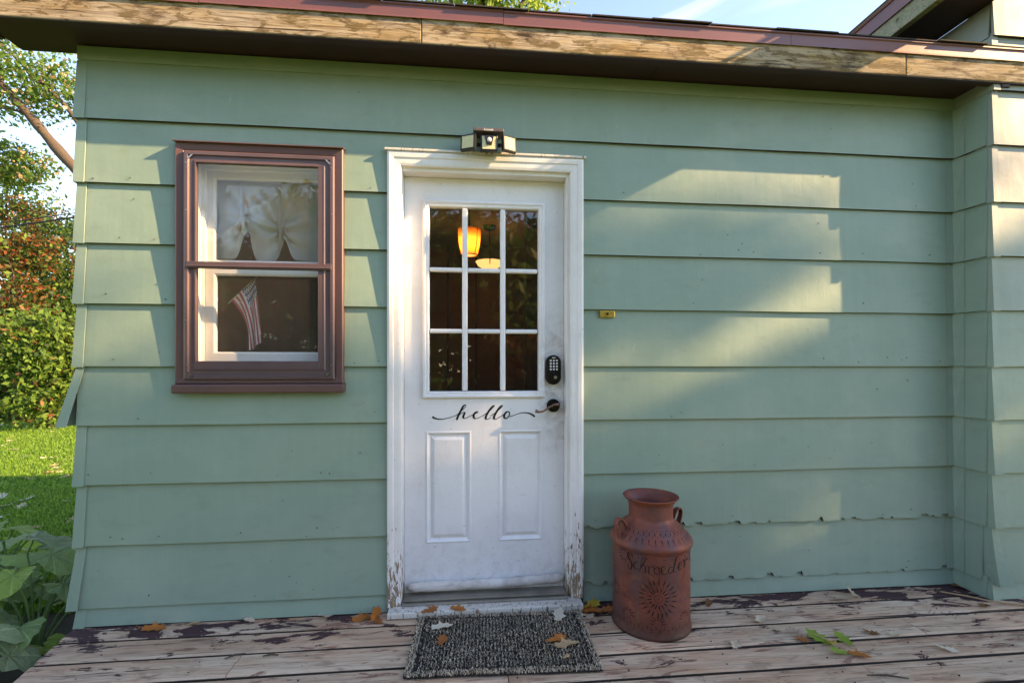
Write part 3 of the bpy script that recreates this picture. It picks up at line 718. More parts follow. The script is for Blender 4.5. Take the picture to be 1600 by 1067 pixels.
# ---- window
win = MB(); WY = -.040
win.rings([(W0,W1,WZ0+.04,WZ1)]*2+[inset((W0,W1,WZ0+.04,WZ1), q) for q in (.004,.034,.040,.041)], [-.002,WY+.003,WY,WY+.004,WY+.012,.02], fill=False)
wo = win.build('window', M['brown'], house)
MB().prism([(-.002,WZ0),(-.056,WZ0-.002),(-.060,WZ0+.004),(-.060,WZ0+.032),(-.056,WZ0+.036),(-.002,WZ0+.044)], W0-.003, W1+.006).build('sill', M['brown'], wo, bevel=.002)
MB().prism([(-.002,WZ1+.001),(-.052,WZ1-.004),(-.052,WZ1),(-.002,WZ1+.010)], W0-.004, W1+.004).build('head_flashing', M['brown'], wo)
s0 = (-1.259,-.608,1.094,2.116)
st = MB(); st.rings([inset(s0,q) for q in (0,0,.006,.018,.022,.040,.046,.050,.050)], [-.026,-.046,-.050,-.050,-.042,-.042,-.046,-.046,-.024], fill=False)
st.build('storm_frame', M['storm'], wo)
MB().box(-1.246,-.620,-.052,-.030,1.592,1.622).box(-1.246,-.620,-.057,-.052,1.598,1.604).build('meeting_rail', M['storm'], wo, bevel=.002)
u0, u1 = s0[0]+.048, s0[1]-.074
bx('stile', (u1,s0[1]-.049,-.045,-.027,1.623,2.067), M['storm'], wo); bx('stile', (u1,s0[1]-.049,-.045,-.027,1.144,1.591), M['storm'], wo)
bx('bottom_rail', (u0,u1-.001,-.0448,-.027,1.143,1.178), M['storm'], wo)
for (za, zb) in ((1.616,2.068),(1.170,1.598)):
    p = MB(); p.add([(u0-.002,-.034,za),(u1+.004,-.0335,za),(u1+.004,-.034,zb),(u0-.002,-.0345,zb)], [(0,1,2,3)]); p.build('storm_pane', M['storm_glass'], wo)
scr = MB().disc((0,0,0), .0026, d=.002, n=8); scm = None
for z in (1.16,1.36,1.6,1.85,2.06):
    for x_ in (s0[0]+.012, s0[1]-.012):
        if scm is None: so = scr.build('screw', M['silver'], wo, loc=(x_,-.0495,z)); scm = so.data
        else: link('screw', scm, wo, loc=(x_,-.0495,z))
for (x_, z, sg, sz) in ((s0[0]+.03,2.09,1,-1),(s0[1]-.03,2.09,-1,-1),(s0[0]+.03,1.118,1,1),(s0[1]-.03,1.118,-1,1)):
    c = MB().box(-.016,.016,-.003,0,-.003,.003).build('corner_key', M['silver'], wo, loc=(x_,-.047,z)); c.rotation_euler = (0, R(45)*sg*sz, 0)
# inner white double-hung window
iw = MB(); i0 = (-1.262,-.604,1.096,2.114)
iw.rings([inset(i0,q) for q in (0,.0,.022,.022,.036,.036)], [.01,.030,.034,.055,.058,.098], fill=False); iw.build('inner_frame', M['vinyl'], wo)
for (za, zb, y, b_) in ((1.620,2.080,.078,.038),(1.172,1.632,.058,.050)):
    s_ = MB(); r_ = (-1.228,-.638,za,zb); s_.rings([r_,r_,inset(r_,.008),inset(r_,b_-.008),inset(r_,b_),inset(r_,b_)], [y+.018,y+.002,y,y,y+.004,y+.018], fill=False)
    so_ = s_.build('sash', M['vinyl'], wo)
    q = inset(r_, b_-.003); p = MB(); p.add([(q[0],y+.012,q[2]),(q[1],y+.012,q[2]),(q[1],y+.0125,q[3]),(q[0],y+.012,q[3])], [(0,1,2,3)]); p.build('inner_pane', M['storm_glass'], wo)
# ---- room behind the glass
MB().box(XL+.101,XI+.1,.101,2.89,-.03,-.005).build('room_floor', M['in_floor'], house)
MB().box(XL+.101,XI+.1,.101,2.89,2.44,2.46).build('room_ceiling', M['in_ceiling'], house)
MB().box(XL+.101,XI+.1,2.75,2.80,-.004,2.439).box(XI+.05,XI+.099,.101,2.74,-.004,2.439).box(XL+.101,XL+.15,.101,2.74,-.004,2.439).build('room_wall', M['panelling'], house)
for x_ in np.arange(XL+.3, XI, .3): bx('panelling_batten', (x_,x_+.02,2.735,2.749,.002,2.43), M['cabinet'], house, 0)
bx('room_partition', (.50,1.3,1.7,1.8,-.004,2.439), M['cabinet'], house, 0)

# ------------------------------------------------------------------ things on and about the house
# curtain: a gathered tie-up panel
def curtain():
    mb = MB(); nu, nv = 70, 40; ties = [(-1.085,.47),(-.905,.64)]
    for j in range(nv+1):
        v = j/nv
        for i in range(nu+1):
            u = i/nu; x = -1.225+.60*u
            bot = 1.655-.02*math.sin(u*9)+.0
            lift = 0
            for (tx, tv) in ties: lift += (.17 if tv < .5 else .12)*math.exp(-((x-tx-.012)/.030)**2)
            swag = 1.66+lift*.9+(.0 if -1.08 < x < -.92 else .01)
            z = 2.075-(2.075-swag)*v
            pull = 0; y = .135+.006*math.sin(u*22+v*3)*(.4+v)
            for (tx, tv) in ties:
                wgt = math.exp(-((v-tv)/.22)**2)*math.exp(-((x-tx)/.11)**2); pull += (tx-x)*.72*wgt
                ang = math.atan2(z-(2.075-.41*tv), x-tx); dd = math.hypot(x-tx, z-(2.075-.41*tv))
                y -= .024*math.sin(ang*8+tx*9)*math.exp(-dd/.10)*min(1, dd/.02); y -= .022*math.exp(-(dd/.05)**2)
            y -= .02*math.exp(-((x+1.0)/.06)**2)*max(0, v-.4)
            mb.v.append((x+pull, y, z))
    for j in range(nv):
        for i in range(nu): a = j*(nu+1)+i; mb.f.append((a,a+1,a+nu+2,a+nu+1)); mb.m.append(0)
    for (tx, tv) in ties: mb.tube([(tx,.105,2.07),(tx,.098,2.075-.41*tv),(tx+.006,.102,2.075-.41*tv-.06)], .0022, 6)
    o = mb.build('curtain', M['curtain'], smooth=True); sm = o.modifiers.new('thick', 'SOLIDIFY'); sm.thickness = .0015
    tag(o, 'white tied-up curtain hanging behind the upper window pane', 'curtain')
curtain()
# flag on a stick
fl = thing('flag', 'small striped red white and blue flag behind the lower window pane', 'flag', (-1.136,.118,1.471))
MB().tube([(-.012,0,-.012),(.118,0,.116)], .0028, 8).build('stick', M['stick'], fl)
fc = MB(); nh, nf = 26, 22
for i in range(nh+1):
    s = i/nh; hp = Vector((.112*s, 0, .109*s))
    for j in range(nf+1):
        t = j/nf; end = Vector((.085+.052*s, .0, -.245+.045*s)); mid = Vector((.085+.035*s, 0, -.085+.13*s))
        p = hp*(1-t)**2+mid*2*t*(1-t)+end*t*t; p.y = .010*math.sin(s*11+t*4)*(.25+t)-.004
        fc.v.append(tuple(p))
for i in range(nh):
    for j in range(nf):
        a = i*(nf+1)+j; fc.f.append((a,a+1,a+nf+2,a+nf+1)); canton = i >= 12 and j < 9
        fc.m.append((2 if (i+j) % 2 or j % 3 == 0 else 1) if canton else (0 if (i//2) % 2 == 0 else 1))
fc.build('cloth', [M['red_cloth'], M['white_cloth'], M['blue_cloth']], fl, smooth=True, recalc=False)
# pendant lamp, ceiling lamp
pd = thing('pendant_lamp', 'lit amber pendant lamp seen through the top door panes', 'lamp', (.012,1.2,1.975))
sh = MB(); sh.lathe([(.058,.0),(.072,.05),(.082,.11),(.086,.19),(.083,.19),(.079,.11),(.069,.05),(.055,.002)], 28); sh.build('lamp_shade', M['amber'], pd, smooth=True)
for k in range(6):
    q = 2*math.pi*(k+.2)/6; MB().tube([(r*math.cos(q), r*math.sin(q), z) for r, z in ((.060,-.002),(.0745,.05),(.0845,.11),(.0885,.192))], .003, 6).build('rib', M['bronze'], pd)
MB().lathe([(.0001,.045),(.022,.055),(.03,.085),(.022,.115),(.012,.13),(.0001,.135)], 16).build('bulb', M['bulb'], pd, smooth=True)
MB().lathe([(.059,-.004),(.061,0),(.059,.004),(.055,0),(.059,-.004)], 28).tube([(0,0,.135),(0,0,.462)], .005, 8).lathe([(.0001,.462),(.05,.460),(.045,.445),(.0001,.44)], 20).build('fitting', M['bronze'], pd)
cl = thing('ceiling_lamp', 'lit cream bowl lamp lower and behind the amber pendant', 'lamp', (.20,2.0,2.045))
MB().lathe([(.0001,-.012),(.06,0),(.105,.03),(.128,.066),(.122,.066),(.1,.035),(.0001,.0)], 32).build('lamp_shade', M['warm_glass'], cl, smooth=True)
MB().tube([(0,0,.0),(0,0,.392)], .006, 8).lathe([(.0001,.392),(.06,.39),(.05,.36),(.0001,.355)], 20).build('fitting', M['bronze'], cl)
for q in (0.5, 2.6, 4.7): MB().tube([(.1*math.cos(q),.1*math.sin(q),.026),(.129*math.cos(q),.129*math.sin(q),.068)], .005, 6).build('rib', M['bronze'], cl)
so = thing('sofa', 'dark blue sofa seen low through the door glass', 'sofa', (.0,2.25,-.004))
MB().box(-.8,.62,-.35,.30,.05,.42).build('seat', M['navy'], so, bevel=.05); MB().box(-.8,.62,.2,.42,.42,.92).build('backrest', M['navy'], so, bevel=.06)
for sg in (-.88,.62): MB().box(sg,sg+.16,-.36,.42,.05,.64).build('arm', M['navy'], so, bevel=.05)

# security light
fl = slo = thing('security_light', 'black three-headed solar security light above the white door', 'light', (.096,-.02,2.190))
MB().box(-.028,.028,-.035,.0015,-.02,.05).build('bracket', M['black'], fl, bevel=.004)
pnl = MB().prism([(-.085,.052),(-.085,.070),(.0,.086),(.0,.058)], -.075, .077); po = pnl.build('solar_panel', simple('grey brown plastic', (.11,.085,.085), .4), fl, bevel=.004)
cu = bpy.data.curves.new('panel_lettering', 'FONT'); cu.body = 'Aootek'; cu.size = .016; cu.align_x = 'CENTER'; cu.extrude = .0004
tmp = bpy.data.objects.new('panel_lettering', cu); COL.objects.link(tmp); tmp.rotation_euler = (R(90),0,0)
bpy.context.view_layer.update(); dg = bpy.context.evaluated_depsgraph_get(); tme = bpy.data.meshes.new_from_object(tmp.evaluated_get(dg)); bpy.data.objects.remove(tmp)
tme.name = 'panel_lettering'; tme.materials.clear(); tme.materials.append(M['lens'])
to = link('panel_lettering', tme, po, loc=(0,-.0858,.0555)); to.rotation_euler = (R(90),0,0)
def head(cx, ang, wd, hh, cut, sensor):
    h = MB(); w2 = wd/2
    out = [(-w2,-hh/2+cut[0]),(w2,-hh/2+cut[1]),(w2,hh/2-cut[3]),(-w2,hh/2-cut[2])]
    ins = lambda k: [(a-k*(1 if a > 0 else -1), b-k*(1 if b > 0 else -1)) for a, b in out]
    loft(h, [[(a*.8,b*.8) for a,b in out],out,out,ins(.004)], [.022,.012,-.006,-.008], (0,0,0))
    loft(h, [ins(.0085),ins(.0085)], [-.0079,-.0085], (0,0,0), 1)
    for i in range(7):
        for j in range(6):
            u_, v_ = (-w2+.012)+(wd-.024)*i/6, (-hh/2+.014)+(hh-.028)*j/5
            if sensor and abs(u_) < .022 and v_ > -.006: continue
            if v_ < -hh/2+max(cut[0],cut[1])+.006: continue
            h.box(u_-.0013,u_+.0013,-.0092,-.0084,v_-.0013,v_+.0013,2)
    if sensor:
        loft(h, [[(-.013,-.012),(.013,-.012),(.023,.034),(-.023,.034)],[(-.012,-.011),(.012,-.011),(.022,.033),(-.022,.033)]], [-.009,-.016], (0,0,0))
        h.lathe([(.0115,0),(.0105,.006),(.006,.010),(.0001,.0112)], 18, mi=3)
        nv = 4*18
        for i in range(len(h.v)-nv, len(h.v)): xx, yy, zz = h.v[i]; h.v[i] = (xx, -.0155-zz, yy+.010)
    o = h.build('lamp_head', [M['black'], M['led'], simple('led dots', (.42,.36,.16), .4, bump=0), M['lens']], fl, bevel=0, loc=(cx,-.068,0)); o.rotation_euler = (R(-4),0,ang)
    return o
head(-.100, R(-24), .078, .078, (0,.0,.0,0), False); head(.004, 0, .086, .082, (0,0,0,0), True); head(.104, R(24), .074, .078, (0,0,0,0), False)
for sg in (-1,1): MB().tube([(sg*.026,-.035,.005),(sg*.050,-.048,.0),(sg*.066,-.056,0)], .010, 10).build('arm', M['black'], fl)
slo.scale = (.93,.93,.93)
# brass doorbell plate
db = thing('doorbell', 'small brass doorbell plate on the siding right of the door', 'doorbell', (.682,-.0165,1.411))
MB().box(-.039,.039,-.006,.004,-.0165,.0165).build('plate', M['brass'], db, bevel=.003)
MB().disc((0,-.006,0), .011, d=.003, n=20).build('ring', M['brass'], db); MB().disc((0,-.009,0), .006, d=.003, n=16).build('button', M['hole'], db)
for sg in (-1,1): MB().disc((sg*.031,-.006,0), .003, d=.001, n=8).build('screw', M['silver'], db)
# draught stopper along the door foot
def stopper():
    mb = MB(); n = 60; k = 14
    for i in range(n+1):
        f = i/n; x = -.295+.775*f; zc = .086+.004*math.sin(f*3)+(.020*max(0,(f-.55)/.45)**1.6); r = .023+.004*mnoise.noise((f*9,1,2))+.003*mnoise.noise((f*35,4,2))
        e = min(1, math.sqrt(max(.02, min(f, 1-f)*22)))
        for j in range(k):
            a = 2*math.pi*j/k; fold = 1+.05*math.sin(f*70+j)*(1 if j % 2 else .5)
            mb.v.append((x, .034+.021*math.cos(a)*e*fold, zc+r*math.sin(a)*e*fold+.0035*mnoise.noise((f*30, a*2, 0))+.002*mnoise.noise((f*90, a*3, 0))))
    for i in range(n):
        for j in range(k): mb.f.append((i*k+j, i*k+(j+1)%k, (i+1)*k+(j+1)%k, (i+1)*k+j)); mb.m.append(0)
    mb.f.append(tuple(range(k))); mb.m.append(0); mb.f.append(tuple(range(n*k,n*k+k))); mb.m.append(0)
    d_ = thing('draught_stopper', 'puffy white quilted draught stopper along the foot of the door', 'draught stopper')
    mb.build('sleeve', M['stopper'], d_, smooth=True)
    MB().add if False else None
    fl_ = MB(); V = []
    for i in range(13):
        f = i/12; x = -.280+.21*f; V += [(x,.0115-.002*math.sin(f*9),.092+.012*f),(x,.020,.110+.010*f)]
    fl_.add(V, [(2*i,2*i+2,2*i+3,2*i+1) for i in range(12)]); o = fl_.build('flap', M['stopper'], d_); o.modifiers.new('thick','SOLIDIFY').thickness = .004
stopper()

# milk can
can = thing('milk_can', 'rusty punched-iron milk can standing beside the white door', 'milk can', (.830,-.198,.002))
cb_ = MB().lathe([(.0001,.012),(.166,.012),(.170,.0),(.1745,.0),(.1755,.010),(.171,.016),(.1695,.05),(.1695,.345),(.171,.360),(.178,.366),(.181,.376),(.178,.388),(.172,.395),(.166,.402),(.148,.422),(.128,.442),(.109,.458),(.0985,.468),(.0975,.480)], 72)
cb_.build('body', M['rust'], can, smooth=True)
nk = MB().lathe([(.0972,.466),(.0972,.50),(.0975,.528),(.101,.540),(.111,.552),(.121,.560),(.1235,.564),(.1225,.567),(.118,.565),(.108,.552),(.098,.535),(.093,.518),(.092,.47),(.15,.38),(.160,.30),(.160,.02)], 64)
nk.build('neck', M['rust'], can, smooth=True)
for az in (198, 22):
    q = R(az); c_, s_ = math.cos(q), math.sin(q); hb = MB()
    path = catmull([(.166,.384),(.174,.412),(.186,.440),(.191,.464),(.182,.482),(.163,.480),(.146,.460),(.134,.438)], 5); wv = Vector((-s_, c_, 0)); rows = []
    for i, p in enumerate(path):
        a = path[max(0,i-1)]; b = path[min(len(path)-1,i+1)]; tn = (b-a).normalized(); nr = Vector((-tn.y, tn.x, 0))
        wd = .017-.006*math.sin(math.pi*i/(len(path)-1))+ (.008 if i in (0,1) else 0)
        for (k1, k2) in ((-1,-1),(1,-1),(1,1),(-1,1)):
            rr, zz = p.x+nr.x*.003*k2, p.y+nr.y*.003*k2
            hb.v.append((c_*rr+wv.x*wd*k1, s_*rr+wv.y*wd*k1, zz))
    for i in range(len(path)-1):
        for j in range(4): hb.f.append((i*4+j, i*4+(j+1)%4, i*4+4+(j+1)%4, i*4+4+j)); hb.m.append(0)
    hb.f.append((0,1,2,3)); hb.m.append(0); k = (len(path)-1)*4; hb.f.append((k,k+1,k+2,k+3)); hb.m.append(0)
    for k in range(2):
        rr = [.1745,.140][k]; 
    pv = []
    for j in range(20):
        a = 2*math.pi*j/20; zz = .392+.024*math.sin(a); rr = .1765-(max(0,zz-.388))*.92; aa = q+.027*math.cos(a)/rr
        pv.append((rr*math.cos(aa), rr*math.sin(aa), zz))
    hb.add(pv, [tuple(range(20))])
    hb.build('handle', M['rust'], can, bevel=.0015)
FACE = math.atan2(-2.03, -.83)
pu = MB()
def surf(off_m, z, eps=.0012):
    if z < .362: r = .1697
    else: r = .1697-(z-.385)*.98 if z > .39 else .18
    r += eps; a = FACE+off_m/.1697; return (r*math.cos(a), r*math.sin(a), z)
def slot(u, z, ang, l, wd):
    n = 4; P = [(u+math.cos(ang)*l*(i/n-.5), z+math.sin(ang)*l*(i/n-.5)) for i in range(n+1)]
    pu.ribbon(P, [wd*(.45 if i in (0,n) else 1) for i in range(n+1)], lambda a, b: surf(a, b))
def dot(u, z, r=.0022):
    V = [surf(u+r*math.cos(a), z+r*math.sin(a)) for a in [2*math.pi*i/8 for i in range(8)]]; pu.add(V, [tuple(range(8))])
def burst(u, z, rr):
    dot(u, z, .0024)
    for (n, rad, l, kind) in ((14,.20,0,1),(16,.42,.22,0),(20,.58,0,1),(22,.80,.26,0),(22,.98,0,1)):
        for i in range(n):
            a = 2*math.pi*(i+(n % 3)*.3)/n+random.uniform(-.04,.04)
            x_, z_ = u+rr*rad*math.cos(a), z+rr*rad*math.sin(a)
            if kind: dot(x_, z_, .0019)
            else: slot(x_, z_, a, rr*l, .0042)
burst(.032, .178, .086)
for (u, z) in ((-.175,.17),(.215,.17),(-.12,.335),(.23,.33)):
    for i in range(10): a = 2*math.pi*i/10; slot(u+.022*math.cos(a), z+.022*math.sin(a), a, .015, .003)
for (u, z) in ((.030,.072),(-.10,.085),(.16,.085)):
    for i in range(7): a = math.pi*i/6; slot(u+.024*math.cos(a), z+.024*math.sin(a), a, .017, .003)
for i in range(60):
    u = -.53+i*.0178; dot(u, .047+.004*(i % 2), .0026); dot(u, .060 if i % 2 else .036, .0021)
    if i % 2: dot(u, .342, .0022)
for i in range(14): dot(-.185+.004*math.sin(i), .10+.018*i, .0022)
for i in range(46):
    a = FACE-1.9+3.8*i/45
    for (zz, kind) in ((.402,1),(.412,0),(.427,1),(.434,0),(.445,1)):
        if (i+int(zz*1000)) % 2: continue
        r = .1665-(zz-.402)*.98+.0014
        def sp(u, z): rr = .1665-(z-.402)*.98+.0016; return (rr*math.cos(a+u/rr), rr*math.sin(a+u/rr), z)
        if kind == 0: pu.ribbon([(0,zz-.006),(0,zz),(0,zz+.006)], [.002,.0038,.002], sp)
        else: pu.add([sp(.0018*math.cos(b), zz+.0018*math.sin(b)) for b in [2*math.pi*j/7 for j in range(7)]], [tuple(range(7))])
tag(pu.build('punched_pattern', M['hole'], can, recalc=False), kind='stuff')
sc_ = MB()
def so_(X, Y):
    off = (X/10.67+950-1017)*1.955/720; off = max(-.168, min(.168, off)); return surf(.1697*math.asin(off/.1697), .3135-(Y-370)*.000243-.0+.00002*0, .0016)
def sk(p, w_=15): stroke(sc_, p, so_, w_, 7, per=5)
sk([(428,290),(422,245),(392,216),(352,238),(352,285),(385,340),(415,400),(410,462),(385,502),(350,472),(356,418)], 24)
sk([(525,352),(482,340),(452,380),(447,432),(472,470),(508,465),(534,440)])
sk([(540,505),(556,420),(566,320),(586,252),(614,236),(630,268),(602,340),(562,412)]); sk([(560,430),(590,378),(620,372),(632,420),(630,500)])
sk([(660,370),(684,392),(690,445),(682,502)]); sk([(686,430),(712,378),(748,372),(762,398)])
sk([(822,378),(782,400),(768,450),(790,498),(828,502),(852,455),(846,405),(820,378),(870,395)])
sk([(878,452),(925,425),(950,388),(932,360),(900,378),(882,430),(896,482),(938,495),(975,470)])
sk([(1062,385),(1022,380),(992,425),(1000,478),(1035,480),(1075,420)]); sk([(1138,212),(1110,290),(1082,400),(1074,455),(1095,478),(1122,455)])
sk([(1150,420),(1188,385),(1205,345),(1190,325),(1165,352),(1155,420),(1175,455),(1208,430)])
sk([(1232,300),(1252,330),(1256,390),(1250,440)]); sk([(1254,370),(1270,320),(1290,300),(1302,325)])
sc_.build('cut_lettering', M['hole'], can, recalc=False)

# doormat: looped pile on a backing
dm = thing('doormat', 'grey and black woven doormat on the deck before the door', 'doormat', (.145,-.302,.003), R(-2.2))
HX, HY = .375, .212
bm_ = MB(); nb = 24
for j in range(2):
    for i in range(nb+1):
        x_ = -HX+2*HX*i/nb; y_ = (-HY if j == 0 else HY)+.004*mnoise.noise((x_*9,j*7,0)); lf_ = .010*max(0, mnoise.noise((x_*4+1,3,0)))*(1-j)
        bm_.v += [(x_,y_,.0+lf_*.0),(x_,y_,.005+lf_)]
for i in range(nb):
    a, b = 2*i, 2*(nb+1)+2*i; bm_.f += [(a,a+2,a+3,a+1),(b,b+1,b+3,b+2),(a+1,a+3,b+3,b+1),(a,b,b+2,a+2)]; bm_.m += [0]*4
bm_.build('backing', M['mat_base'], dm)
def pile():
    cols = 104; rows_ = 190; P = []; MI = []
    for c in range(cols):
        for r in range(rows_):
            x_ = -HX+2*HX*(c+.5)/cols; y_ = -HY+2*HY*(r+.5)/rows_
            x_ += random.gauss(0,.0009); y_ += random.gauss(0,.0012)
            ex = min(HX-abs(x_), HY-abs(y_)); border = abs(ex-.035) < .006
            pr = random.random()
            g_ = (c % 2 == 0)
            mi = (0 if pr < .78 else 1) if g_ else (2 if pr < .34 else (1 if pr < .70 else 0))
            if border: mi = 0 if pr < .85 else 1
            if ex < .03 and pr > .45: mi = 2
            P.append((x_, y_, .0045)); MI.append(mi)
    P = np.array(P); n = len(P); a = rng.random(n)*6.283; h = .003+.0045*rng.random(n)+(np.array(MI) > 0)*.002; wd = .0019
    ln = rng.normal(0,.0030,(n,2)); ca, sa = np.cos(a)*wd, np.sin(a)*wd; V = np.zeros((n*2,4,3))
    zb = P[:,2]; 
    lift = np.array([.010*max(0, mnoise.noise(((x)*4+1,3,0)))*max(0, (-y-.10)/.11) for x, y, z in P]); zb = zb+lift
    for k, (f0, f1) in enumerate(((0,.6),(.6,1))):
        w0_, w1_ = (1, 1.1) if k == 0 else (1.1, .5)
        o0, o1 = ln*f0*f0, ln*f1*1.2
        A = V[k*n:(k+1)*n]
        A[:,0] = np.stack([P[:,0]+o0[:,0]-ca*w0_, P[:,1]+o0[:,1]-sa*w0_, zb+h*f0],1); A[:,1] = np.stack([P[:,0]+o0[:,0]+ca*w0_, P[:,1]+o0[:,1]+sa*w0_, zb+h*f0],1)
        A[:,2] = np.stack([P[:,0]+o1[:,0]+ca*w1_, P[:,1]+o1[:,1]+sa*w1_, zb+h*f1],1); A[:,3] = np.stack([P[:,0]+o1[:,0]-ca*w1_, P[:,1]+o1[:,1]-sa*w1_, zb+h*f1],1)
    # second half needs its lower edge at the first half's top
    V[n:,0] = V[:n,3]; V[n:,1] = V[:n,2]
    mats = [simple('mat black yarn', (.045,.036,.030), .95, bump=0), simple('mat grey yarn', (.29,.235,.18), .95, bump=0), simple('mat tan yarn', (.55,.44,.33), .95, bump=0)]
    o = link('pile', quads_mesh('pile', V, mats, MI*2), dm); tag(o, kind='stuff')
pile()

# fallen leaves
def leaf_mesh(name, seed, mats, curl=1.0, lobes=4):
    rr = random.Random(seed); n = 26; mb = MB(); L = 1.0
    cv = rr.uniform(.5,1.4)*curl; cw = rr.uniform(.4,1.3)*curl; tw = rr.uniform(-.6,.6)*curl
    for i in range(n+1):
        t = i/n; env = math.sin(math.pi*min(1, t*1.02))**.6*(.6+.4*t)*.46
        lob = .76+.24*math.cos(t*lobes*2*math.pi-1.9)
        wd = max(.012, env*lob) if t > .06 else .012
        if t > .985: wd = .012
        for k, sgn in enumerate((-1,-.5,0,.5,1)):
            x = t-.5; y = sgn*wd+.02*math.sin(t*7+seed)
            if abs(sgn) == 1: x += .05*math.cos(t*lobes*2*math.pi)
            z = cv*.22*(x*x)*1.2+cw*.6*(abs(sgn)*wd)**1.4*(1+.6*math.sin(t*8+seed+sgn))+tw*x*y*1.4
            mb.v.append((x, y, z))
    for i in range(n):
        for k in range(4): a = i*5+k; mb.f.append((a,a+5,a+6,a+1)); mb.m.append(0)
    mb.tube([(-.50,0.02*math.sin(seed),cv*.09),(-.62,.02,cv*.12),(-.72,.05,.10)], [.012,.010,.013], 5)
    zmin = min(v[2] for v in mb.v); mb.v = [(x,y,z-zmin) for x,y,z in mb.v]
    me = bpy.data.meshes.new(name); me.from_pydata(mb.v, [], mb.f); me.polygons.foreach_set('use_smooth', [True]*len(me.polygons))
    me.materials.append(mats); return me
leaf_cache = {}
def fallen(x, y, size, rot, col, var, label, z=.0035, tilt=(0,0), curl=1., group='fallen leaves on the deck'):
    key = (col, var, curl)
    if key not in leaf_cache: leaf_cache[key] = leaf_mesh('fallen_leaf', var*3+1, M['leaf_'+col], curl, 3 if var % 2 else 4)
    o = link('fallen_leaf', leaf_cache[key], loc=(x,y,z)); o.scale = (size*1.15,)*3; o.rotation_euler = (tilt[0], tilt[1], rot)
    tag(o, label, 'leaf', group); return o
FL = [
 (-1.375,-.060,.085,.1,'orange',1,'flat orange-tan leaf on the purple paint, leftmost leaf on the deck'),
 (-1.222,-.030,.055,.8,'tan',2,'small curled tan leaf at the siding foot, second leaf from the left'),
 (-.985,-.034,.050,-.3,'pale',3,'small pale leaf at the wall foot below the window'),
 (-.655,-.030,.060,.2,'pale',4,'pale curled leaf against the siding just left of the orange leaf pile'),
 (-.480,-.070,.085,.3,'orange',5,'bright orange leaf lying against the left foot of the door casing'),
 (-.425,-.058,.085,1.3,'orange',6,'orange leaf standing upright in the pile left of the doorstep'),
 (-.405,-.095,.060,2.2,'rust',1,'small rust leaf in front of the orange pile by the left casing'),
 (-.175,-.080,.075,.5,'rust',2,'rust-orange leaf on the doorstep at the mat upper left corner'),
 (-.045,-.078,.070,-.4,'orange',3,'orange leaf on the doorstep behind the middle of the mat'),
 (.585,-.062,.105,.4,'yellow',4,'yellow leaf on the pile between door casing and milk can'),
 (.575,-.105,.100,-.5,'orange',5,'orange leaf on the pile left of the milk can'),
 (.640,-.115,.090,.2,'rust',6,'rust leaf half under the left side of the milk can'),
 (.560,-.150,.065,.9,'pale',1,'pale pinkish leaf on the deck beside the mat upper right corner'),
 (1.165,-.090,.060,1.1,'brown',2,'small brown leaf on the deck close right of the milk can'),
 (1.325,-.250,.075,.6,'pale',3,'pale leaf lying flat on bare boards right of the milk can'),
 (1.925,-.085,.075,1.5,'cream',4,'cream leaf standing at the foot of the long green wall'),
 (1.735,-.395,.055,-.6,'brown',6,'small brown curled leaf right of the green sprig'),
 (1.83,-.410,.050,.1,'pale',1,'small pale leaf further right of the green sprig'),
 (1.945,-.530,.065,-.5,'cream',2,'cream curled leaf near the right front of the deck'),
 (1.552,-.530,.070,-.7,'orange',3,'small orange leaf just below the green sprig'),
 (1.40,-.41,.05,-.3,'rust',4,'tiny rust leaf touching the left side of the green sprig'),
 (2.56,-.060,.085,1.9,'brown',5,'brown leaf in the inner corner of the wall'),
 (2.47,-.24,.060,.4,'brown',6,'brown leaf on the purple paint beside the twig'),
 (1.10,-.42,.06,.9,'pale',5,'pale leaf fragment on boards in front of the milk can'),
]
for i, (x, y, s, r_, c, v, lb) in enumerate(FL):
    up = 'upright' in lb or 'standing' in lb; z = .004
    if 'doorstep' in lb and 'left of' not in lb: z = .031
    fallen(x, y, s, r_, c, v, lb, z+(.012 if up else 0), (R(58) if up else R(random.uniform(-9,9)), R(random.uniform(-9,9))), 1.0)
for (x, y, s, r_, c, v, lb) in [
 (-.115,-.190,.085,.05,'cream',1,'cream curled leaf on the upper left of the doormat'),
 (-.105,-.295,.075,1.4,'rust',2,'thin rust leaf standing on edge on the left of the doormat'),
 (.415,-.150,.090,1.2,'cream',3,'pale star-shaped leaf on the upper right corner of the doormat'),
 (.370,-.335,.085,.5,'orange',4,'orange leaf on the right half of the doormat'),
 (.400,-.372,.090,.1,'tan',5,'tan leaf lying below the orange leaf on the doormat right'),
 (.385,-.450,.035,.7,'tan',6,'small tan leaf scrap near the front right of the doormat')]:
    fallen(x, y, s, r_, c, v, lb, .016, (R(random.uniform(-6,6)), R(random.uniform(-6,6))), group='fallen leaves on the doormat')
sp = thing('leaf_sprig', 'green and yellow oak sprig lying on the deck boards', 'sprig', (1.49,-.45,.004))
for (dx, dy, s, r_, c, v) in ((-.015,.035,.105,2.0,'sprig',1),(.085,.02,.085,1.75,'sprig',2),(-.005,-.06,.07,2.9,'sprig',3),(.01,.0,.06,-.9,'yellow',4)):
    key = (c,v,.6)
    if key not in leaf_cache: leaf_cache[key] = leaf_mesh('leaf', v*3+1, M['leaf_'+c], .6, 3)
    o = link('leaf', leaf_cache[key], sp, loc=(dx,dy,.006)); o.scale = (s,)*3; o.rotation_euler = (R(-6),R(-10),r_)
MB().tube([(-.03,.06,.012),(.02,0,.007),(.075,-.05,.004)], .002, 6).build('stem', M['leaf_tan'], sp)
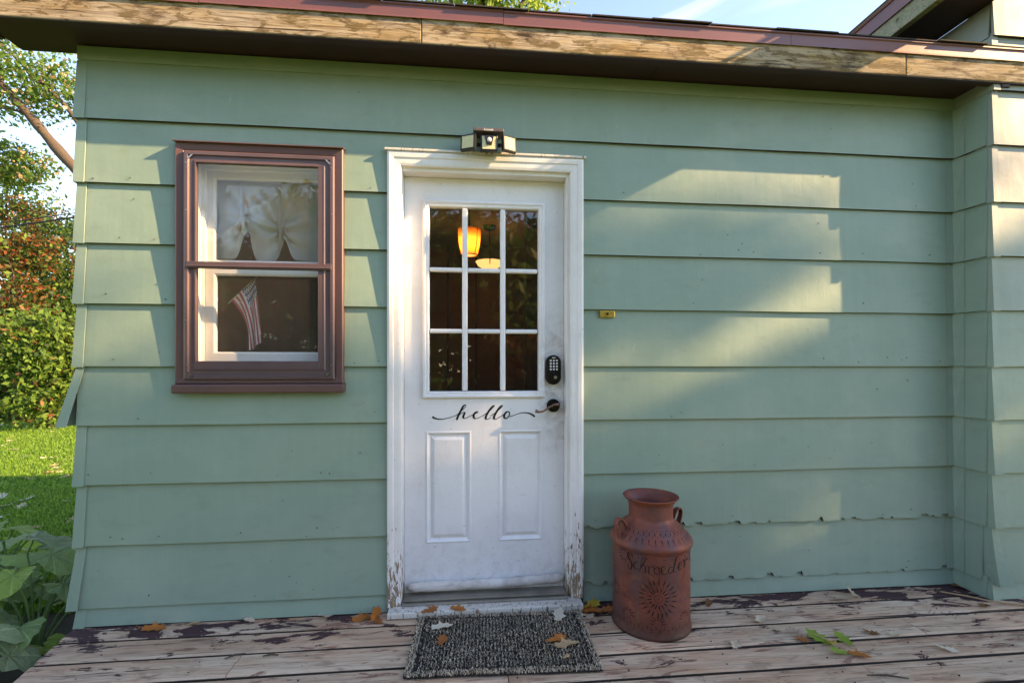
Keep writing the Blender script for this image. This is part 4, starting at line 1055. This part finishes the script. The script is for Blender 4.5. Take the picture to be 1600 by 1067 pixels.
tw = MB().tube(catmull([(2.40,-.10,.008),(2.48,-.16,.010),(2.56,-.215,.008),(2.68,-.27,.012),(2.80,-.30,.010)],4), .0035, 6).build('twig', M['leaf_tan']); tag(tw, 'thin dry twig lying on the deck at the right corner', 'twig')
for (x, y, r_, l, lb) in ((-.92,-.30,.5,.07,'dark twig scrap on the deck boards below the window'),(-.78,-.31,.1,.06,'short dark twig scrap nearer the mat than its twin'),(1.55,-.66,-.2,.14,'dark bark strip at the front right of the deck')):
    o = MB().tube([(-l/2,0,.004),(0,.004,.006),(l/2,-.004,.004)], [.002,.004,.002], 6).build('twig', M['bark'], loc=(x,y,.002)); o.rotation_euler = (0,0,r_); tag(o, lb, 'twig')

# ------------------------------------------------------------------ broad-leaved plants by the deck
def big_leaf(seed, mat):
    rr = random.Random(seed); mb = MB(); nr, na = 6, 34; ctr = Vector((0,0,0))
    cup = rr.uniform(.12,.28); ds = rr.uniform(.2,.5)
    for k in range(nr+1):
        f = k/nr
        for j in range(na):
            a = 2*math.pi*j/na-math.pi; ab = abs(a)
            r0 = .46+.20*math.cos(a)+.07*math.cos(3*a)+.030*math.cos(9*a+seed)+.02*math.cos(17*a)
            if ab > 2.65: r0 *= .45+.55*(math.pi-ab)/(math.pi-2.65)
            rr_ = r0*f; x, y = rr_*math.cos(a)+.12*f*0, rr_*math.sin(a)*1.05
            vein = math.cos(a*7)*.020*f*(1-f*.5)
            z = cup*abs(y)*.9-ds*max(0, x)**2*.9+vein+.035*math.sin(a*5+seed)*f*f-.05*f
            mb.v.append((x, y, z))
    for k in range(nr):
        for j in range(na): mb.f.append((k*na+j, k*na+(j+1)%na, (k+1)*na+(j+1)%na, (k+1)*na+j)); mb.m.append(0)
    me = bpy.data.meshes.new('leaf'); me.from_pydata(mb.v, [], mb.f); me.polygons.foreach_set('use_smooth', [True]*len(me.polygons)); me.materials.append(mat); return me
BL = [big_leaf(i, M['big'][i % 4]) for i in range(8)]
def broad_plant(x, y, h, nl, lb, seed, ls=.26, spread=.34):
    rr = random.Random(seed); p = thing('broad_leaved_plant', lb, 'plant', (x,y,-.36), 0, 'broad-leaved plants beside the deck')
    for i in range(nl):
        a = 2.399*i+rr.uniform(-.3,.3); f = (i+.6)/nl; hh = h*(1.02-.62*f)+rr.uniform(-.03,.03); d = spread*(.25+.85*f)
        tip = Vector((d*math.cos(a), d*math.sin(a), hh)); st_ = MB().tube(catmull([(0,0,0),(tip.x*.35,tip.y*.35,hh*.62),tuple(tip)],4), .006, 5)
        st_.build('stalk', M['big'][1], p)
        o = link('leaf', BL[rr.randrange(8)], p, loc=tip); s = ls*rr.uniform(.75,1.15); o.scale = (s,s,s); o.rotation_euler = (rr.uniform(-.25,.25), rr.uniform(.15,.7), a)
for a in ((-2.16,.30,.56,15,'tall broad-leaved plant right against the house corner',1,.21),(-2.55,.62,.52,14,'broad-leaved plant at the back of the clump by the lawn',2,.21),
          (-2.16,-.20,.42,15,'broad-leaved plant beside the deck edge in front of the corner',3,.19),(-2.52,.10,.46,15,'broad-leaved plant in the middle of the clump left of the deck',4,.20),
          (-2.10,-.58,.34,13,'low broad-leaved plant at the bottom left picture corner by the deck',5,.18),(-2.95,.95,.48,12,'broad-leaved plant at the far left of the clump',6,.21),(-2.45,-.35,.38,13,'low broad-leaved plant at the left picture edge',7,.19)): broad_plant(*a)
MB().add([(-3.2,-1.2,-.352),(-1.60,-1.2,-.352),(-1.73,1.5,-.352),(-3.3,1.5,-.352)], [(0,1,2,3)]) if False else None
sb = MB(); sb.add([(-3.0,-1.3,-.352),(-1.2,-1.3,-.352),(-1.2,0,-.352),(-1.73,0,-.352),(-1.73,1.3,-.352),(-3.0,1.3,-.352)], [(0,1,2,3,4,5)]); tag(sb.build('soil_bed', M['soil']), kind='structure')
for i in range(7):
    fallen(-1.80-.3*random.random(), -.45+.5*random.random(), .09, random.random()*6, 'rust', i % 3+1, 'rust-brown leaf on the soil under the broad-leaved plants', -.348, group='leaves on the soil bed')
# pale leaves scattered on the lawn
for i in range(46):
    t = 3.4+9*random.random(); k = .86+.17*random.random()
    fallen(-t*k, 1.1*t-2.23, random.uniform(.09,.17), random.random()*6, random.choice(['cream','pale','cream','tan']), i % 4+1, 'small pale fallen leaf lying on the green lawn', -.312, (R(random.uniform(-15,15)),R(random.uniform(-15,15))), group='fallen leaves on the lawn')

# ------------------------------------------------------------------ trees and shrubs
def leaf_cloud(pts, size, mats, weights=None, seed=0, flat=.5):
    r = np.random.default_rng(seed); n = len(pts)
    a = r.normal(size=(n,3)); a /= np.linalg.norm(a,axis=1)[:,None]
    b = r.normal(size=(n,3)); b[:,2] += 0; b -= (b*a).sum(1)[:,None]*a; b /= np.linalg.norm(b,axis=1)[:,None]
    s = size*(.45+1.2*r.random(n)**1.5)[:,None]; V = np.zeros((n,4,3))
    V[:,0] = pts-a*s*.5; V[:,1] = pts+b*s*.27; V[:,2] = pts+a*s*.5; V[:,3] = pts-b*s*.27
    return V, r.choice(len(mats), n, p=weights)
def clumps(center, radii, nclump, per, cr, seed, shell=.55):
    r = np.random.default_rng(seed); out = []
    for i in range(nclump):
        d = r.normal(size=3); d /= np.linalg.norm(d); q = d*(shell+(1-shell)*r.random())*np.array(radii)
        c = np.array(center)+q; m = int(per*(.6+.8*r.random())); out.append(c+r.normal(size=(m,3))*cr*np.array([1,1,.65]))
    return np.concatenate(out)
def tree(name, label, cat, base, trunk, limbs, pts, leafsize, mats, seed, weights=None, group=None, r0=.16):
    t = thing(name, label, cat, base, 0, group); B = Vector(base)
    if trunk: 
        P = catmull([tuple(Vector(p)-B) for p in trunk], 5); n = len(P); MB().tube(P, [r0*(1-.7*i/(n-1))*(1+.12*math.sin(i*1.7)) for i in range(n)], 10).build('trunk', M['bark'], t, smooth=True)
    for lb in limbs:
        P = catmull([tuple(Vector(p)-B) for p in lb[0]], 5); n = len(P); MB().tube(P, [lb[1]*(1-.75*i/(n-1)) for i in range(n)], 7).build('limb', M['bark'], t, smooth=True)
    V, mi = leaf_cloud(pts-np.array(base), leafsize, mats, weights, seed)
    tag(link('crown', quads_mesh('crown', V, mats, mi), t), kind='stuff'); return t
def ray(px, py, t):   # helper used once at build time: a bearing from the porch, t metres out
    s, c = math.sin(R(5.5)), math.cos(R(5.5)); u = (px-800)/720
    return (t*(s+u*c), t*(c-u*s)-2.228, 1.155+(572-py)/720*t)
def shrub(label, px, t, top, wid, mats, seed, n=46, per=150, ls=.11, name='shrub'):
    mats = list(mats)+[M['dark'][0], M['bright'][1], M['leaf_brown']]; n = int(n*1.25)
    x, y, _ = ray(px, 600, t); h = ray(px, top, t)[2]+.36; base = (x,y,-.36)
    pts = clumps((x,y,-.36+h*.52), (wid,wid,h*.50), n, per, .16+.06*wid, seed, .35); pts = pts[pts[:,2] > -.34]
    limbs = [([(x,y,-.38),(x+random.uniform(-.2,.2)*wid,y+random.uniform(-.2,.2)*wid,h*.35),(x+random.uniform(-.6,.6)*wid,y+random.uniform(-.6,.6)*wid,h*.75)], .03) for _ in range(5)]
    return tree(name, label, 'shrub', base, None, limbs, pts, ls, mats, seed, [.30,.24,.20,.13,.09,.04], group='shrubs along the far edge of the lawn')
shrub('bright green leafy shrub nearest the house corner', 78, 11.0, 480, .95, M['bright'], 21, 60, 170)
shrub('dark green shrub low at the left picture edge', 12, 12.5, 540, .95, M['green'], 22, 45)
shrub('russet autumn shrub behind the low green shrubs', 30, 12.2, 290, .95, M['russet'], 23, 60, 150)
shrub('tall mid-green shrub right behind the bright one', 112, 13.5, 330, 1.25, M['green'], 24, 70)
shrub('tall pale green shrub at the left behind the russet one', -10, 16.5, 240, 1.6, M['bright'], 25, 80)
shrub('dark evergreen shrub filling the gap behind the russet one', 62, 17.0, 300, 1.8, M['dark'], 26, 80)
shrub('dark green shrub behind the house corner', 150, 16.0, 330, 1.5, M['dark'], 27, 60)
shrub('green shrub beyond the left picture edge', -70, 13.0, 420, 1.3, M['green'], 28, 50)
# leaning tree behind the house corner
b = ray(330, 660, 11); b = (b[0], b[1], -.38)
P = lambda px, py, t: ray(px, py, t)
lp = np.concatenate([clumps(P(30,120,10), (1.5,1.5,1.0), 36, 100, .22, 31, .2), clumps(P(95,130,10.5), (.8,1.0,.8), 16, 60, .2, 32, .2), clumps(P(10,260,11), (1.1,1.0,.8), 34, 120, .22, 33, .2), clumps(P(-60,60,10), (2.0,1.6,1.4), 30, 70, .25, 35, .2)])
tree('leaning_tree', 'leaning tree with bare slanting limbs at the left behind the house', 'tree', b,
     [b, P(300,480,10.9), P(190,345,10.7), P(100,245,10.4), P(52,188,10.2), P(0,128,10), P(-70,30,9.8)],
     [([P(150,235,10.6),P(104,168,10.3),P(62,128,10.1),P(0,68,9.9),P(-60,20,9.8)], .055), ([P(45,180,10.2),P(20,172,10.1),P(-30,165,10)], .04), ([P(62,128,10.1),P(80,112,10.1),P(100,100,10.2)], .02), ([P(300,480,10.9),P(220,300,10.7),P(150,222,10.6)], .09)], lp, .095, [M['green'][0],M['green'][1],M['leaf_tan'],M['bright'][0]], 36, [.35,.3,.12,.23], r0=.17)
# tree beyond the roof
x, y, z = ray(755, -12, 13)
tree('maple_tree', 'pale green maple crown showing above the roof edge', 'tree', (x,y+.5,-.36), [(x,y+.5,-.4),(x+.2,y+.5,4),(x,y+.4,8),(x,y,z)], [([(x,y+.4,8),(x-1,y,z),(x-1.6,y-.3,z+1)], .08), ([(x,y+.4,8.4),(x+1.2,y,z),(x+2,y,z+1)], .08)],
     np.concatenate([clumps((x,y,z+.9), (2.6,2.0,1.5), 60, 130, .32, 41, .3), clumps((x+.5,y,z+.0), (1.9,1.4,.55), 22, 60, .22, 42, .2)]), .17, M['maple'], 43, r0=.2)
# trees across the yard, behind the photographer: their branches show in the glass
k = 0
for (x, y, h, wd, ms, lb) in ((-9,-11,9,3.2,'green','broad green tree across the yard, nearest the leaning tree side'),(-4,-13,11,3.4,'russet','russet autumn tree across the yard facing the window'),(.8,-11.5,9,2.8,'green','green tree across the yard facing the door'),
                          (-14,-14,12,4.2,'dark','dark tall tree at the far left of the yard'),(5,-15,12,3.6,'bright','pale green tree across the yard facing the long wall'),(-6.5,-19,14,4.5,'dark','tall dark tree at the back of the yard'),(-1.5,-16,13,4.0,'green','tall green tree at the back of the yard behind the photographer'),(2.6,-18,14,4.2,'dark','tall dark tree at the back of the yard towards the right')):
    k += 1; h *= .62
    tree('yard_tree', lb, 'tree', (x,y,-.36), [(x,y,-.4),(x+.2,y,h*.35),(x-.1,y,h*.8)], [([(x+.1,y,h*.3),(x+wd*.5,y+.5,h*.55)], .08), ([(x+.1,y,h*.35),(x-wd*.5,y+.3,h*.6)], .08), ([(x,y,h*.4),(x+.2,y+wd*.5,h*.6)], .07)],
         clumps((x,y,h*.54), (wd,wd*.8,h*.47), 80, 150, .42, 50+k, .35), .26, M[ms], 60+k, group='trees across the yard', r0=.2)
hedge_x = (-15,-11.8,-8.6,-5.4,-2.2,1.0,4.2,7.4,10.6)  # hedge added out of view to darken reflections and block low sky
for i, hx in enumerate(hedge_x):
    hw = ('at the far left','second from the left','third from the left','facing the window','facing the door','in the middle facing the milk can','third from the right','second from the right','at the far right')[i]
    hp = clumps((hx,-9.6+.5*math.sin(i*2),1.0), (2.0,.9,1.5), 46, 120, .32, 90+i, .3); hp = hp[hp[:,2] > -.34]
    tree('added_hedge_shrub', 'dense added shrub of the backdrop hedge across the yard, '+hw, 'shrub', (hx,-9.6,-.36), None, [([(hx,-9.6,-.38),(hx+.3,-9.6,.6),(hx+.8,-9.4,1.6)], .05), ([(hx,-9.6,-.38),(hx-.3,-9.6,.6),(hx-.8,-9.8,1.6)], .05)], hp, .2, M[('dark','green','russet')[i % 3]], 100+i, group='backdrop hedge across the yard')
# the tree that dapples the wall: stands along the wing, towards the sun
def lit(x, z):   # gaps in that crown, given by where their light lands on the wall plane
    zr = z-1.155
    G = ((-1.4,.85,1.9,.36,1.,0),(-1.45,.50,1.1,.24,1.,0),(-1.30,.14,1.1,.13,1.,.12),(-.45,.75,.6,.42,1.,0),(-.5,.25,.5,.20,1.,0),(-1.6,-.10,.8,.07,.8,.1),(-1.0,-.42,.6,.05,.7,.1),
         (.4,1.06,2.8,.11,1.,0),(1.30,.95,.85,.09,.97,.06),(1.0,.80,.7,.05,.9,.1),(1.62,.38,.30,.075,.98,.35),(1.52,.17,.62,.085,.98,.30),(1.0,.05,.45,.06,.8,.2),(.66,-.10,.55,.10,1.,.16),(1.66,-.63,.24,.075,.98,.3),(1.0,-.58,.35,.05,.7,.2),(2.0,.42,.45,.12,.9,.2),(1.98,-.72,.4,.09,.9,.2),(2.1,.80,.4,.15,1.,0),(-3.2,.95,1.4,.25,1.,0))
    for (cx, cz, ax, az, pz, shr) in G:
        if ((x-cx)/ax)**2+((zr-cz-shr*(x-cx))/az)**2 < 1: return pz
    return 0
def shade_tree():
    n = 25000; t = 21+4*rng.random(n); wx = -6.6+10.6*rng.random(n); wz = -2.2+4.25*rng.random(n)
    keep = np.array([rng.random() > lit(a, b) for a, b in zip(wx, wz)]); t, wx, wz = t[keep], wx[keep], wz[keep]
    pts = np.stack([wx+t*SUN.x, t*SUN.y, wz+t*SUN.z],1)
    ex = clumps((14.2,-4.4,8.0), (2.0,1.0,2.6), 30, 90, .3, 71, .3)
    bx_, by_ = 15.2, -6.3
    tree('yard_tree', 'dense tree standing out beyond the right wing of the house', 'tree', (bx_,by_,-.36), [(bx_,by_,-.4),(bx_+.1,by_,3.5),(bx_+.3,by_+.1,6.5),(bx_+.6,by_+.5,9.2)],
         [([(bx_+.2,by_,6),(bx_-.4,by_+.5,8.6)], .06), ([(bx_+.2,by_,6.2),(bx_+.9,by_+.5,8.4)], .05)], pts, .13, M['green'], 72, group='trees across the yard', r0=.2)
shade_tree()
# service cables
for dz, lb in ((0,'upper black service cable crossing behind the house corner'),(-.09,'lower thicker black service cable behind the house corner')):
    A, Bp = Vector(ray(-220, 368, 7.5)), Vector(ray(330, 296, 7.5)); A.z += dz; Bp.z += dz*.6
    o = MB().tube([tuple(A.lerp(Bp, i/16)+Vector((0,0,-.10*math.sin(math.pi*i/16)))) for i in range(17)], .014 if dz else .008, 6).build('power_cable', M['cable']); tag(o, lb, 'cable', 'service cables')
